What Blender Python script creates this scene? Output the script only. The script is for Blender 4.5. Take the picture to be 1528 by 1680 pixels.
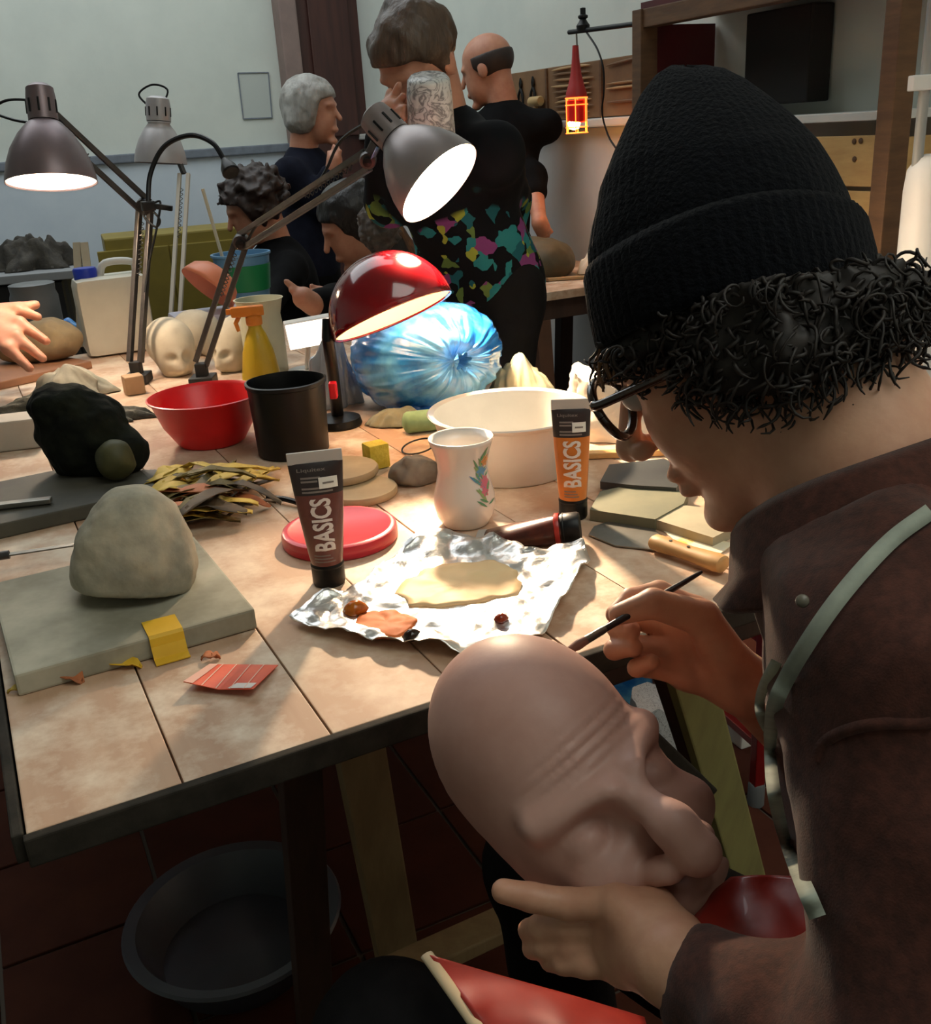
import bpy, bmesh, math, random
import numpy as np
from mathutils import Matrix, Vector, Euler
random.seed(7); np.random.seed(7)
for o in list(bpy.data.objects): bpy.data.objects.remove(o)
scene = bpy.context.scene
COL = scene.collection
PI = math.pi
# ------------------------------------------------------------------ camera
FPX = 1620.0; PITCH = math.radians(21.2); ROLL = math.radians(3.7); CZ = 1.40; TZ = 0.88
V = lambda *a: np.array(a, dtype=float)
_fw = V(0, math.cos(PITCH), -math.sin(PITCH)); _u0 = V(0, math.sin(PITCH), math.cos(PITCH)); _r0 = V(1, 0, 0)
_rt = math.cos(ROLL)*_r0 - math.sin(ROLL)*_u0; _up = math.sin(ROLL)*_r0 + math.cos(ROLL)*_u0
CAM = V(0, 0, CZ)
cam_d = bpy.data.cameras.new('camera'); cam = bpy.data.objects.new('camera', cam_d); COL.objects.link(cam)
cam_d.sensor_fit = 'VERTICAL'; cam_d.sensor_height = 24.0; cam_d.lens = 24.0*FPX/1680.0; cam_d.clip_start = 0.02
cam.matrix_world = Matrix(((_rt[0], _up[0], -_fw[0], 0), (_rt[1], _up[1], -_fw[1], 0), (_rt[2], _up[2], -_fw[2], CZ), (0, 0, 0, 1)))
scene.camera = cam
# ------------------------------------------------------------------ world, daylight, exposure
w = bpy.data.worlds.new('world'); scene.world = w; w.use_nodes = True
w.node_tree.nodes['Background'].inputs[0].default_value = (0.80, 0.90, 1.0, 1); w.node_tree.nodes['Background'].inputs[1].default_value = 0.25
scene.view_settings.view_transform = 'Standard'; scene.view_settings.look = 'None'
scene.view_settings.exposure = 0.0; scene.view_settings.gamma = 1.0; scene.view_settings.use_curve_mapping = False
SKYLIGHT = dict(loc=(-1.35, 3.9, 3.42), size=(2.8, 2.8), power=58.0, color=(0.90, 0.97, 1.0))
def area_light(name, loc, size, power, color, rot=(0, 0, 0)):
    l = bpy.data.lights.new(name, 'AREA'); l.shape = 'RECTANGLE'; l.size, l.size_y = size; l.energy = power; l.color = color
    o = bpy.data.objects.new(name, l); COL.objects.link(o); o.location = loc; o.rotation_euler = rot
    return o
area_light('skylight_daylight', SKYLIGHT['loc'], SKYLIGHT['size'], SKYLIGHT['power'], SKYLIGHT['color'])
ADDED_SKYLIGHT = dict(loc=(1.05, 0.0, 3.42), size=(1.8, 1.6), power=29.0, color=(0.96, 1.0, 0.92))  # second skylight, unseen, added to brighten the painter's neck and the mask
area_light('added_skylight_light', ADDED_SKYLIGHT['loc'], ADDED_SKYLIGHT['size'], ADDED_SKYLIGHT['power'], ADDED_SKYLIGHT['color'])
WINDOW = dict(loc=(1.84, -1.15, 2.1), size=(1.5, 1.5), power=2.0, color=(0.93, 1.0, 0.93))
area_light('rear_window_daylight', WINDOW['loc'], WINDOW['size'], WINDOW['power'], WINDOW['color'], (math.radians(90), 0, math.radians(25)))
# ------------------------------------------------------------------ pixel helpers: measure points of the place
def ray(x, y): return _fw + (x-764)/FPX*_rt - (y-840)/FPX*_up
def at(x, y, dep): return CAM + ray(x, y)*dep
def onz(x, y, z=TZ):
    d = ray(x, y); return CAM + d*(z-CZ)/d[2]
def onplane(x, y, p, n):
    d = ray(x, y); return CAM + d*(np.dot(np.array(p)-CAM, n)/np.dot(d, n))
def dep(p): return float(np.dot(np.array(p)-CAM, _fw))
def S(px, d): return px*d/FPX
def nz(v): v = np.array(v, float); return v/np.linalg.norm(v)
def lin(c):
    c = np.array(c[:3], float)/255.0
    return np.where(c <= 0.04045, c/12.92, ((c+0.055)/1.055)**2.4)
# ------------------------------------------------------------------ materials
MATS = {}
def mat(name, c, c2=None, rough=0.6, metal=0.0, scale=12.0, bump=0.0, bscale=None, spec=0.5, coat=0.0, trans=0.0, alpha=1.0, emit=None, es=0.0, stretch=None, sss=0.0, sheen=0.0, detail=5.0, lo=0.35, hi=0.65, aniso=None):
    if name in MATS: return MATS[name]
    m = bpy.data.materials.new(name); m.use_nodes = True; nt = m.node_tree; b = nt.nodes['Principled BSDF']
    ca = (*lin(c), 1); b.inputs['Base Color'].default_value = ca
    b.inputs['Roughness'].default_value = rough; b.inputs['Metallic'].default_value = metal
    b.inputs['Specular IOR Level'].default_value = spec; b.inputs['Coat Weight'].default_value = coat
    b.inputs['Transmission Weight'].default_value = trans; b.inputs['Alpha'].default_value = alpha
    b.inputs['Sheen Weight'].default_value = sheen
    if sss: b.inputs['Subsurface Weight'].default_value = sss; b.inputs['Subsurface Radius'].default_value = (0.010, 0.004, 0.002); b.inputs['Subsurface Scale'].default_value = 0.6
    if emit is not None: b.inputs['Emission Color'].default_value = (*lin(emit), 1); b.inputs['Emission Strength'].default_value = es
    if c2 is not None or bump:
        tc = nt.nodes.new('ShaderNodeTexCoord'); mp = nt.nodes.new('ShaderNodeMapping'); nt.links.new(tc.outputs['Object'], mp.inputs[0])
        if stretch: mp.inputs['Scale'].default_value = stretch
        if c2 is not None:
            n = nt.nodes.new('ShaderNodeTexNoise'); n.inputs['Scale'].default_value = scale; n.inputs['Detail'].default_value = detail; n.inputs['Roughness'].default_value = 0.6
            r = nt.nodes.new('ShaderNodeValToRGB'); r.color_ramp.elements[0].position = lo; r.color_ramp.elements[1].position = hi
            r.color_ramp.elements[0].color = ca; r.color_ramp.elements[1].color = (*lin(c2), 1)
            nt.links.new(mp.outputs[0], n.inputs['Vector']); nt.links.new(n.outputs['Fac'], r.inputs[0]); nt.links.new(r.outputs[0], b.inputs['Base Color'])
        if bump:
            n2 = nt.nodes.new('ShaderNodeTexNoise'); n2.inputs['Scale'].default_value = bscale or scale*3; n2.inputs['Detail'].default_value = 6
            bp = nt.nodes.new('ShaderNodeBump'); bp.inputs['Strength'].default_value = bump; bp.inputs['Distance'].default_value = 0.004
            nt.links.new(mp.outputs[0], n2.inputs['Vector']); nt.links.new(n2.outputs['Fac'], bp.inputs['Height']); nt.links.new(bp.outputs[0], b.inputs['Normal'])
    MATS[name] = m
    return m
# ------------------------------------------------------------------ mesh collecting
class MB:
    def __init__(s): s.v = []; s.f = []
    def add(s, vs, fs):
        k = len(s.v); s.v += [tuple(map(float, p)) for p in vs]; s.f += [tuple(i+k for i in f) for f in fs]; return s
    def box(s, c, size, rot=None, bev=0.0, M=None):
        bm = bmesh.new(); bmesh.ops.create_cube(bm, size=1.0)
        for v in bm.verts: v.co = Vector((v.co.x*size[0], v.co.y*size[1], v.co.z*size[2]))
        if bev: bmesh.ops.bevel(bm, geom=bm.edges[:], offset=bev, segments=2, affect='EDGES', profile=0.6)
        R = Matrix.Translation(Vector(tuple(map(float, c)))) @ ((Euler(rot).to_matrix().to_4x4()) if rot else Matrix.Identity(4))
        if M is not None: R = M @ R
        bm.verts.index_update(); vs = [R @ v.co for v in bm.verts]; fs = [[v.index for v in f.verts] for f in bm.faces]; bm.free()
        return s.add(vs, fs)
    def bar(s, a, b, w, h, bev=0.0, upv=(0, 0, 1)):
        a = np.array(a, float); b = np.array(b, float); z = nz(b-a); x = np.cross(upv, z)
        x = nz(x) if np.linalg.norm(x) > 1e-6 else V(1, 0, 0); y = np.cross(z, x)
        M = Matrix(((x[0], y[0], z[0], 0), (x[1], y[1], z[1], 0), (x[2], y[2], z[2], 0), (0, 0, 0, 1))); M.translation = Vector((a+b)/2)
        return s.box((0, 0, 0), (w, h, float(np.linalg.norm(b-a))), None, bev, M)
    def tube(s, path, rad, n=10, caps=True, flat=None):
        P = [np.array(p, float) for p in path]; m = len(P); rad = rad if hasattr(rad, '__len__') else [rad]*m
        T = [nz(P[min(i+1, m-1)]-P[max(i-1, 0)]) for i in range(m)]
        ref = V(0, 0, 1) if abs(T[0][2]) < 0.9 else V(1, 0, 0); x = nz(np.cross(ref, T[0])); vs = []
        for i in range(m):
            x = nz(x - np.dot(x, T[i])*T[i]); y = np.cross(T[i], x)
            for k in range(n):
                a = 2*PI*k/n; vs.append(P[i]+rad[i]*(math.cos(a)*x+math.sin(a)*(flat or 1)*y))
        fs = [(i*n+k, i*n+(k+1) % n, (i+1)*n+(k+1) % n, (i+1)*n+k) for i in range(m-1) for k in range(n)]
        if caps: fs += [tuple(range(n))[::-1], tuple((m-1)*n+k for k in range(n))]
        return s.add(vs, fs)
    def lathe(s, prof, n=40, M=None, mod=None):
        vs = []; m = len(prof)
        for i, (r, z) in enumerate(prof):
            for k in range(n):
                a = 2*PI*k/n; rr, zz = (r, z) if mod is None else mod(r, z, a)
                p = Vector((rr*math.cos(a), rr*math.sin(a), zz)); vs.append(M @ p if M is not None else p)
        fs = [(i*n+k, i*n+(k+1) % n, (i+1)*n+(k+1) % n, (i+1)*n+k) for i in range(m-1) for k in range(n)]
        if prof[0][0] > 1e-5: pass
        return s.add(vs, fs)
    def prism(s, poly, z0, z1, M=None):
        n = len(poly); vs = [(p[0], p[1], z0) for p in poly]+[(p[0], p[1], z1) for p in poly]
        if M is not None: vs = [M @ Vector(p) for p in vs]
        return s.add(vs, [tuple(range(n))[::-1], tuple(range(n, 2*n))]+[(i, (i+1) % n, n+(i+1) % n, n+i) for i in range(n)])
    def build(s, name, m, parent=None, smooth=False, world=True, mods=None):
        me = bpy.data.meshes.new(name); me.from_pydata(s.v, [], s.f); me.validate(); me.update()
        return link(name, me, m, parent, smooth, world)
def link(name, me, m, parent=None, smooth=False, world=True):
    bm = bmesh.new(); bm.from_mesh(me); bmesh.ops.recalc_face_normals(bm, faces=bm.faces[:]); bm.to_mesh(me); bm.free()
    o = bpy.data.objects.new(name, me); COL.objects.link(o)
    if m is not None: me.materials.append(m)
    if smooth:
        me.polygons.foreach_set('use_smooth', [True]*len(me.polygons))
        if smooth != 'full':
            try: me.set_sharp_from_angle(angle=math.radians(40))
            except Exception: pass
    if parent is not None:
        o.parent = parent
        if world: me.transform(wm(parent).inverted())
    return o
def wm(o): 
    M = o.matrix_basis.copy()
    return (wm(o.parent) @ M) if o.parent else M
def thing(name, label, cat, loc=(0, 0, 0), rotz=0.0, group=None):
    o = bpy.data.objects.new(name, None); COL.objects.link(o); o.empty_display_size = 0.05
    o.location = tuple(map(float, loc)); o.rotation_euler = (0, 0, rotz); return tag(o, label, cat, group)
def tag(o, label=None, cat=None, group=None, kind=None):
    if label: o['label'] = label
    if cat: o['category'] = cat
    if group: o['group'] = group
    if kind: o['kind'] = kind
    return o
def rebase(o):      # put a single-mesh thing's origin at the bottom centre of its mesh
    me = o.data; n = len(me.vertices); co = np.empty(n*3); me.vertices.foreach_get('co', co); co = co.reshape(-1, 3)
    c = V((co[:, 0].min()+co[:, 0].max())/2, (co[:, 1].min()+co[:, 1].max())/2, co[:, 2].min())
    me.transform(Matrix.Translation(Vector(-c))); o.location = Vector(c); return o
def single(o, label, cat, group=None, kind=None): return tag(rebase(o), label, cat, group, kind)
def struct(o): o['kind'] = 'structure'; return o
def frame(z, x=None):    # orthonormal frame with given z axis
    z = nz(z); x = V(1, 0, 0) if x is None else np.array(x, float); x = x-np.dot(x, z)*z
    if np.linalg.norm(x) < 1e-4: x = V(0, 1, 0)-z[1]*z
    x = nz(x); y = np.cross(z, x); return x, y, z
def fmat(o, z, x=None):
    x, y, z = frame(z, x); M = Matrix(((x[0], y[0], z[0], o[0]), (x[1], y[1], z[1], o[1]), (x[2], y[2], z[2], o[2]), (0, 0, 0, 1))); return M
def bez(pts, n=24):      # Catmull-Rom through points
    P = [np.array(p, float) for p in pts]; P = [2*P[0]-P[1]]+P+[2*P[-1]-P[-2]]; out = []; seg = len(P)-3
    for i in range(seg):
        for t in np.linspace(0, 1, max(2, n//seg), endpoint=(i == seg-1)):
            a, b, c, d = P[i:i+4]
            out.append(0.5*((2*b)+(-a+c)*t+(2*a-5*b+4*c-d)*t*t+(-a+3*b-3*c+d)*t**3))
    return out
# ------------------------------------------------------------------ signed-distance modelling (smooth organic forms)
def caps(p, a, b, ra, rb=None):
    rb = ra if rb is None else rb; a = np.array(a, np.float32); b = np.array(b, np.float32); d = b-a
    h = np.clip(((p-a)@d)/max(float(d@d), 1e-9), 0, 1)
    return np.linalg.norm(p-a-h[..., None]*d, axis=-1)-(ra+(rb-ra)*h)
def ell(p, c, r, R=None):
    q = p-np.array(c, np.float32)
    if R is not None: q = q@np.array(R, np.float32)          # columns of R = local axes
    r = np.array(r, np.float32); k0 = np.linalg.norm(q/r, axis=-1); k1 = np.linalg.norm(q/(r*r), axis=-1)+1e-9
    return k0*(k0-1)/k1
def sbox(p, c, hs, rd=0.0, R=None):
    q = p-np.array(c, np.float32)
    if R is not None: q = q@np.array(R, np.float32)
    q = np.abs(q)-(np.array(hs, np.float32)-rd)
    return np.linalg.norm(np.maximum(q, 0), axis=-1)+np.minimum(q.max(-1), 0)-rd
def smin(a, b, k):
    h = np.clip(0.5+0.5*(b-a)/k, 0, 1); return b+(a-b)*h-k*h*(1-h)
def smax(a, b, k): return -smin(-a, -b, k)
def union(ds, k):
    d = ds[0]
    for e in ds[1:]: d = smin(d, e, k)
    return d
_perm = np.random.RandomState(3).permutation(256)
def noise(p, seed=0):    # vectorised value noise, roughly -1..1
    p = np.asarray(p, float); i = np.floor(p).astype(int); f = p-i; f = f*f*(3-2*f); r = 0
    for dx in (0, 1):
        for dy in (0, 1):
            for dz in (0, 1):
                h = _perm[(_perm[(_perm[(i[..., 0]+dx+seed) & 255]+i[..., 1]+dy) & 255]+i[..., 2]+dz) & 255]/127.5-1
                r = r+h*(f[..., 0] if dx else 1-f[..., 0])*(f[..., 1] if dy else 1-f[..., 1])*(f[..., 2] if dz else 1-f[..., 2])
    return r
def fbm(p, o=3, seed=0): return sum(noise(np.asarray(p, float)*2.0**k, seed+k*17)/2.0**k for k in range(o))
def nets(fn, lo, hi, res):          # surface nets -> verts, quads
    lo = np.array(lo, float); hi = np.array(hi, float); n = np.ceil((hi-lo)/res).astype(int)+1
    ax = [lo[i]+res*np.arange(n[i]) for i in range(3)]
    G = np.stack(np.meshgrid(*ax, indexing='ij'), -1).astype(np.float32)
    f = np.empty(n, np.float32); st = max(1, int(400000/(n[1]*n[2])))
    for i in range(0, n[0], st): f[i:i+st] = fn(G[i:i+st])
    s = f < 0; c = [f[dx:n[0]-1+dx, dy:n[1]-1+dy, dz:n[2]-1+dz] for dx in (0, 1) for dy in (0, 1) for dz in (0, 1)]
    sc = [a < 0 for a in c]; cnt = sum(a.astype(np.int8) for a in sc); act = (cnt > 0) & (cnt < 8)
    idx = np.full(act.shape, -1); ii = np.argwhere(act); idx[act] = np.arange(len(ii))
    cv = np.stack([a[act] for a in c], -1); pos = np.zeros((len(ii), 3)); k = np.zeros(len(ii))
    off = np.array([(dx, dy, dz) for dx in (0, 1) for dy in (0, 1) for dz in (0, 1)], float)
    for a in range(8):
        for b in range(a+1, 8):
            if abs(off[a]-off[b]).sum() == 1:
                va, vb = cv[:, a], cv[:, b]; x = (va < 0) != (vb < 0); t = np.where(x, va/np.where(x, va-vb, 1), 0)
                pos[x] += (off[a]+(off[b]-off[a])*t[:, None])[x]; k[x] += 1
    verts = lo+(ii+pos/k[:, None])*res; quads = []
    for d in range(3):
        e = [slice(None)]*3; e2 = [slice(None)]*3; e[d] = slice(0, n[d]-1); e2[d] = slice(1, n[d])
        ch = s[tuple(e)] != s[tuple(e2)]; flip = s[tuple(e)]
        a, b = [x for x in range(3) if x != d]; w_ = np.argwhere(ch)
        w_ = w_[(w_[:, a] > 0) & (w_[:, b] > 0) & (w_[:, a] < n[a]-1) & (w_[:, b] < n[b]-1)]
        if not len(w_): continue
        q = []
        for da, db in ((1, 1), (0, 1), (0, 0), (1, 0)):
            t = w_.copy(); t[:, a] -= da; t[:, b] -= db; q.append(idx[t[:, 0], t[:, 1], t[:, 2]])
        q = np.stack(q, -1); fl = flip[w_[:, 0], w_[:, 1], w_[:, 2]] ^ (d == 1); q[~fl] = q[~fl][:, ::-1]; quads.append(q)
    return verts, np.concatenate(quads)
def sdf_mesh(name, fn, lo, hi, res, M=None, relax=1, post=None):
    v, q = nets(fn, lo, hi, res)
    for _ in range(relax):
        acc = np.zeros_like(v); ct = np.zeros(len(v))
        for a, b in ((0, 1), (1, 2), (2, 3), (3, 0)):
            np.add.at(acc, q[:, a], v[q[:, b]]); np.add.at(acc, q[:, b], v[q[:, a]]); np.add.at(ct, q[:, a], 1); np.add.at(ct, q[:, b], 1)
        v = v*0.5+acc/np.maximum(ct, 1)[:, None]*0.5
    if post is not None: v = post(v)
    if M is not None: A = np.array(M); v = v@A[:3, :3].T+A[:3, 3]
    return v, q
def qmesh(name, parts):
    vs = []; qs = []; k = 0
    for v, q in parts: vs.append(v); qs.append(q+k); k += len(v)
    v = np.concatenate(vs); q = np.concatenate(qs); me = bpy.data.meshes.new(name)
    me.vertices.add(len(v)); me.vertices.foreach_set('co', v.astype(np.float32).ravel())
    me.loops.add(q.size); me.loops.foreach_set('vertex_index', q.astype(np.int32).ravel())
    me.polygons.add(len(q)); me.polygons.foreach_set('loop_start', np.arange(0, q.size, 4, dtype=np.int32))
    me.update(calc_edges=True); me.validate(); return me
def organic(name, fn, lo, hi, res, m, parent=None, M=None, relax=1, post=None):
    return link(name, qmesh(name, [sdf_mesh(name, fn, lo, hi, res, M, relax, post)]), m, parent, 'full')
def text_verts(body, size=1.0, bold=0.02, cuts=1):
    cu = bpy.data.curves.new('lettering', 'FONT'); cu.body = body; cu.size = size; cu.offset = bold; cu.align_x = 'CENTER'; cu.align_y = 'CENTER'; cu.resolution_u = 3
    o = bpy.data.objects.new('lettering', cu); COL.objects.link(o); dg = bpy.context.evaluated_depsgraph_get()
    me = bpy.data.meshes.new_from_object(o.evaluated_get(dg)); bpy.data.objects.remove(o); bpy.data.curves.remove(cu)
    bm = bmesh.new(); bm.from_mesh(me); bmesh.ops.remove_doubles(bm, verts=bm.verts[:], dist=1e-5)
    if cuts: bmesh.ops.subdivide_edges(bm, edges=bm.edges[:], cuts=cuts)
    bmesh.ops.triangulate(bm, faces=bm.faces[:]); bm.verts.index_update()
    vs = np.array([v.co[:] for v in bm.verts]); fs = [[v.index for v in f.verts] for f in bm.faces]; bm.free(); bpy.data.meshes.remove(me)
    return vs, fs
def crumple(fnpos, nu, nv, closed=False):  # grid mesh from a function of (i/nu, j/nv)
    vs = [fnpos(i/nu, j/nv) for i in range(nu+1) for j in range(nv+(0 if closed else 1))]; w_ = nv if closed else nv+1
    fs = [(i*w_+j, i*w_+(j+1) % w_, (i+1)*w_+(j+1) % w_, (i+1)*w_+j) for i in range(nu) for j in range(nv)]
    return vs, fs
def polar_sheet(poly, hfun, rings=18, n=120, center=None):     # sheet filling a star-shaped outline, height from hfun(x, y, t)
    P = np.array([p[:2] for p in poly], float); c = P.mean(0) if center is None else np.array(center[:2]); L = np.r_[0, np.cumsum(np.linalg.norm(np.diff(np.r_[P, P[:1]], axis=0), axis=1))]
    Q = np.r_[P, P[:1]]; s_ = np.linspace(0, L[-1], n, endpoint=False); B = np.stack([np.interp(s_, L, Q[:, 0]), np.interp(s_, L, Q[:, 1])], -1)
    vs = [(c[0], c[1], float(hfun(c[0], c[1], 0)))]
    for r in range(1, rings+1):
        t = r/rings
        for b in B: x, y = c+(b-c)*t; vs.append((x, y, float(hfun(x, y, t))))
    fs = [(0, 1+k, 1+(k+1) % n) for k in range(n)]+[(1+(r-1)*n+k, 1+r*n+k, 1+r*n+(k+1) % n, 1+(r-1)*n+(k+1) % n) for r in range(1, rings) for k in range(n)]
    return vs, fs
def thick_sheet(mb, vs, fs, th=0.002):
    n = len(vs); lo = [(x, y, z-th) for x, y, z in vs]; mb.add(vs, fs); mb.add(lo, [f[::-1] for f in fs])
    from collections import Counter
    e = Counter(tuple(sorted((f[i], f[(i+1) % len(f)]))) for f in fs for i in range(len(f))); k = len(mb.v)-2*n
    mb.f += [(k+a, k+b, k+n+b, k+n+a) for (a, b), c in e.items() if c == 1]
    return mb
# ================================================================== ROOM
AZ = math.radians(-25); UD = V(math.sin(AZ), math.cos(AZ), 0); ND = V(UD[1], -UD[0], 0)   # UD: away along the right wall; ND: towards the right wall
K = V(-0.444, 6.11, 0)                                # far right corner of the room
W1 = V(0.66, 3.742, 0); FOOT = W1-UD*np.dot(W1, UD)     # foot of the camera on the right wall
def rm(x, y, z=0.0): return K-ND*x-UD*y+V(0, 0, z)      # x metres left of the corner, y metres towards the camera
RW, RL, RH = 5.6, 7.6, 3.5; RZ = math.radians(25)
m_cream = mat('cream plaster', (212, 217, 208), (202, 208, 200), rough=0.85, scale=3, bump=0.08, bscale=60)
m_dado = mat('blue grey dado paint', (204, 214, 222), (194, 205, 215), rough=0.7, scale=4, bump=0.06, bscale=40)
m_ceil = mat('ceiling white', (205, 203, 196), rough=0.9)
m_rail = mat('grey rail paint', (120, 128, 138), (105, 112, 122), rough=0.6, scale=20)
def wall(name, a, b, z0, z1, m, th=0.12, side=1):
    a = np.array(a); b = np.array(b); mb = MB(); mid = (a+b)/2; d = b-a; n = nz(V(d[1], -d[0], 0))*side
    mb.bar(a+n*th/2+V(0, 0, (z0+z1)/2), b+n*th/2+V(0, 0, (z0+z1)/2), th, z1-z0); return struct(mb.build(name, m))
RAILZ = 1.36
wb = wall('wall_back', rm(0, 0), rm(RW, 0), 0, RH, m_cream, side=1)
wr = wall('wall_right', rm(0, 0), rm(0, RL), 0, RH, m_cream, side=-1)
wl = wall('wall_left', rm(RW, 0), rm(RW, RL), 0, RH, m_cream, side=1)
wq = wall('wall_rear', rm(0, RL), rm(RW, RL), 0, RH, m_cream, side=-1)
def slabobj(name, x0, x1, y0, y1, z0, z1, m):
    mb = MB(); M = Matrix.Translation(Vector(rm((x0+x1)/2, (y0+y1)/2, (z0+z1)/2))) @ Matrix.Rotation(RZ, 4, 'Z'); mb.box((0, 0, 0), (x1-x0, y1-y0, z1-z0), M=M); return mb.build(name, m)
m_grout = mat('floor grout', (96, 86, 76), rough=0.9)
fl = struct(slabobj('floor', 0, RW, 0, RL, -0.1, -0.006, m_grout))
ce = struct(slabobj('ceiling', 0, RW, 0, RL, RH, RH+0.1, m_ceil))
# skylight frame in the ceiling (the daylight comes from it) and a rear window
m_wframe = mat('window frame paint', (225, 225, 220), rough=0.5)
def win_frame(name, loc, size, rot, n1=2, n2=3):
    mb = MB(); M = Matrix.Translation(Vector(tuple(map(float, loc)))) @ Euler(rot).to_matrix().to_4x4(); sx, sy = size
    for i in range(n1+1): mb.box((-sx/2+sx*i/n1, 0, 0.03), (0.05, sy+0.05, 0.04), M=M)
    for j in range(n2+1): mb.box((0, -sy/2+sy*j/n2, 0.03), (sx+0.05, 0.05, 0.04), M=M)
    return struct(mb.build(name, m_wframe))
win_frame('window_1', V(*SKYLIGHT['loc'])+V(0, 0, 0.02), SKYLIGHT['size'], (0, 0, RZ), 3, 3)
win_frame('added_skylight_frame', V(*ADDED_SKYLIGHT['loc'])+V(0, 0, 0.02), ADDED_SKYLIGHT['size'], (0, 0, RZ), 2, 2)  # frame around the added front skylight, out of view
win_frame('window_2', WINDOW['loc'], WINDOW['size'], (PI/2, 0, RZ))
# dado panels below the rail, and the rails
def strip(name, a, b, z0, z1, th, m, off):
    a = np.array(a)+off; b = np.array(b)+off; mb = MB(); mb.bar(a+V(0, 0, (z0+z1)/2), b+V(0, 0, (z0+z1)/2), th, z1-z0, bev=min(0.006, th*0.3)); return struct(mb.build(name, m))
strip('trim_1', rm(0, 0), rm(RW, 0), 0.10, RAILZ-0.02, 0.012, m_dado, -UD*0.006)
strip('trim_2', rm(0, 0), rm(RW, 0), RAILZ-0.022, RAILZ+0.022, 0.035, m_rail, -UD*0.0175)
strip('baseboard_back', rm(0, 0), rm(RW, 0), 0.0, 0.10, 0.02, m_rail, -UD*0.010)
strip('trim_3', rm(0, 0), rm(0, RL), 0.10, 1.375, 0.012, mat('whitewashed dado', (214, 213, 210), (204, 203, 202), rough=0.75, scale=4, bump=0.06, bscale=40), -ND*0.006)
m_ledge = mat('white ledge paint', (205, 205, 200), rough=0.5)
strip('trim_4', rm(0, 0), rm(0, 2.9), 1.375, 1.405, 0.06, m_ledge, -ND*0.03)
strip('baseboard_right', rm(0, 0), rm(0, RL), 0.0, 0.10, 0.02, m_rail, -ND*0.010)
# brown door by the corner
m_door = mat('dark brown door wood', (74, 40, 32), (58, 30, 25), rough=0.5, scale=6, stretch=(4, 4, 0.4), bump=0.1)
m_jamb = mat('pinkish door jamb paint', (140, 118, 110), (128, 108, 102), rough=0.6, scale=10)
mb = MB(); mb.bar(rm(0.36, 0.04, 1.5), rm(0.0, 0.04, 1.5), 0.06, 3.0); dr = struct(mb.build('door_1', m_door))
for z0, z1 in ((0.3, 1.2), (1.4, 2.8)):
    mb = MB(); mb.bar(rm(0.29, 0.08, (z0+z1)/2), rm(0.06, 0.08, (z0+z1)/2), 0.02, z1-z0, bev=0.006); mb.build('door_panel', m_door, dr)
mb = MB(); mb.bar(rm(0.46, 0.06, 1.5), rm(0.36, 0.06, 1.5), 0.12, 3.0, bev=0.01); mb.build('door_jamb', m_jamb, dr)
# floor tiles
m_tiles = [mat('terracotta tile %d' % i, c, c2, rough=0.8, spec=0.12, scale=9, bump=0.1, bscale=50) for i, (c, c2) in enumerate((((72, 36, 26), (60, 30, 21)), ((66, 33, 24), (76, 41, 29)), ((58, 30, 23), (68, 36, 27))))]
tm = []
for i in range(3):
    mb = MB(); mb.box((0, 0, -0.003), (0.292, 0.292, 0.008), bev=0.0025); o = mb.build('tile', m_tiles[i], fl); tm.append(o.data)
    COL.objects.unlink(o); bpy.data.objects.remove(o)
for i in range(15):
    for j in range(19):
        c = rm(0.16+0.3*i, 1.2+0.3*j, 0.0)
        o = bpy.data.objects.new('tile', tm[(i*7+j*5+i*j) % 3]); COL.objects.link(o); o.parent = fl; o.location = Vector(c); o.rotation_euler = (0, 0, RZ)
# ================================================================== WORK TABLE
TO = V(-0.380, 0.672, 0); TA = math.radians(-26); TU = V(math.sin(TA), math.cos(TA), 0); TV = V(math.cos(TA), -math.sin(TA), 0)
def tb(u, v, z=TZ): return TO+TU*u+TV*v+V(0, 0, z)
TLEN, TWID, TTH = 2.15, 1.08, 0.024
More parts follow.
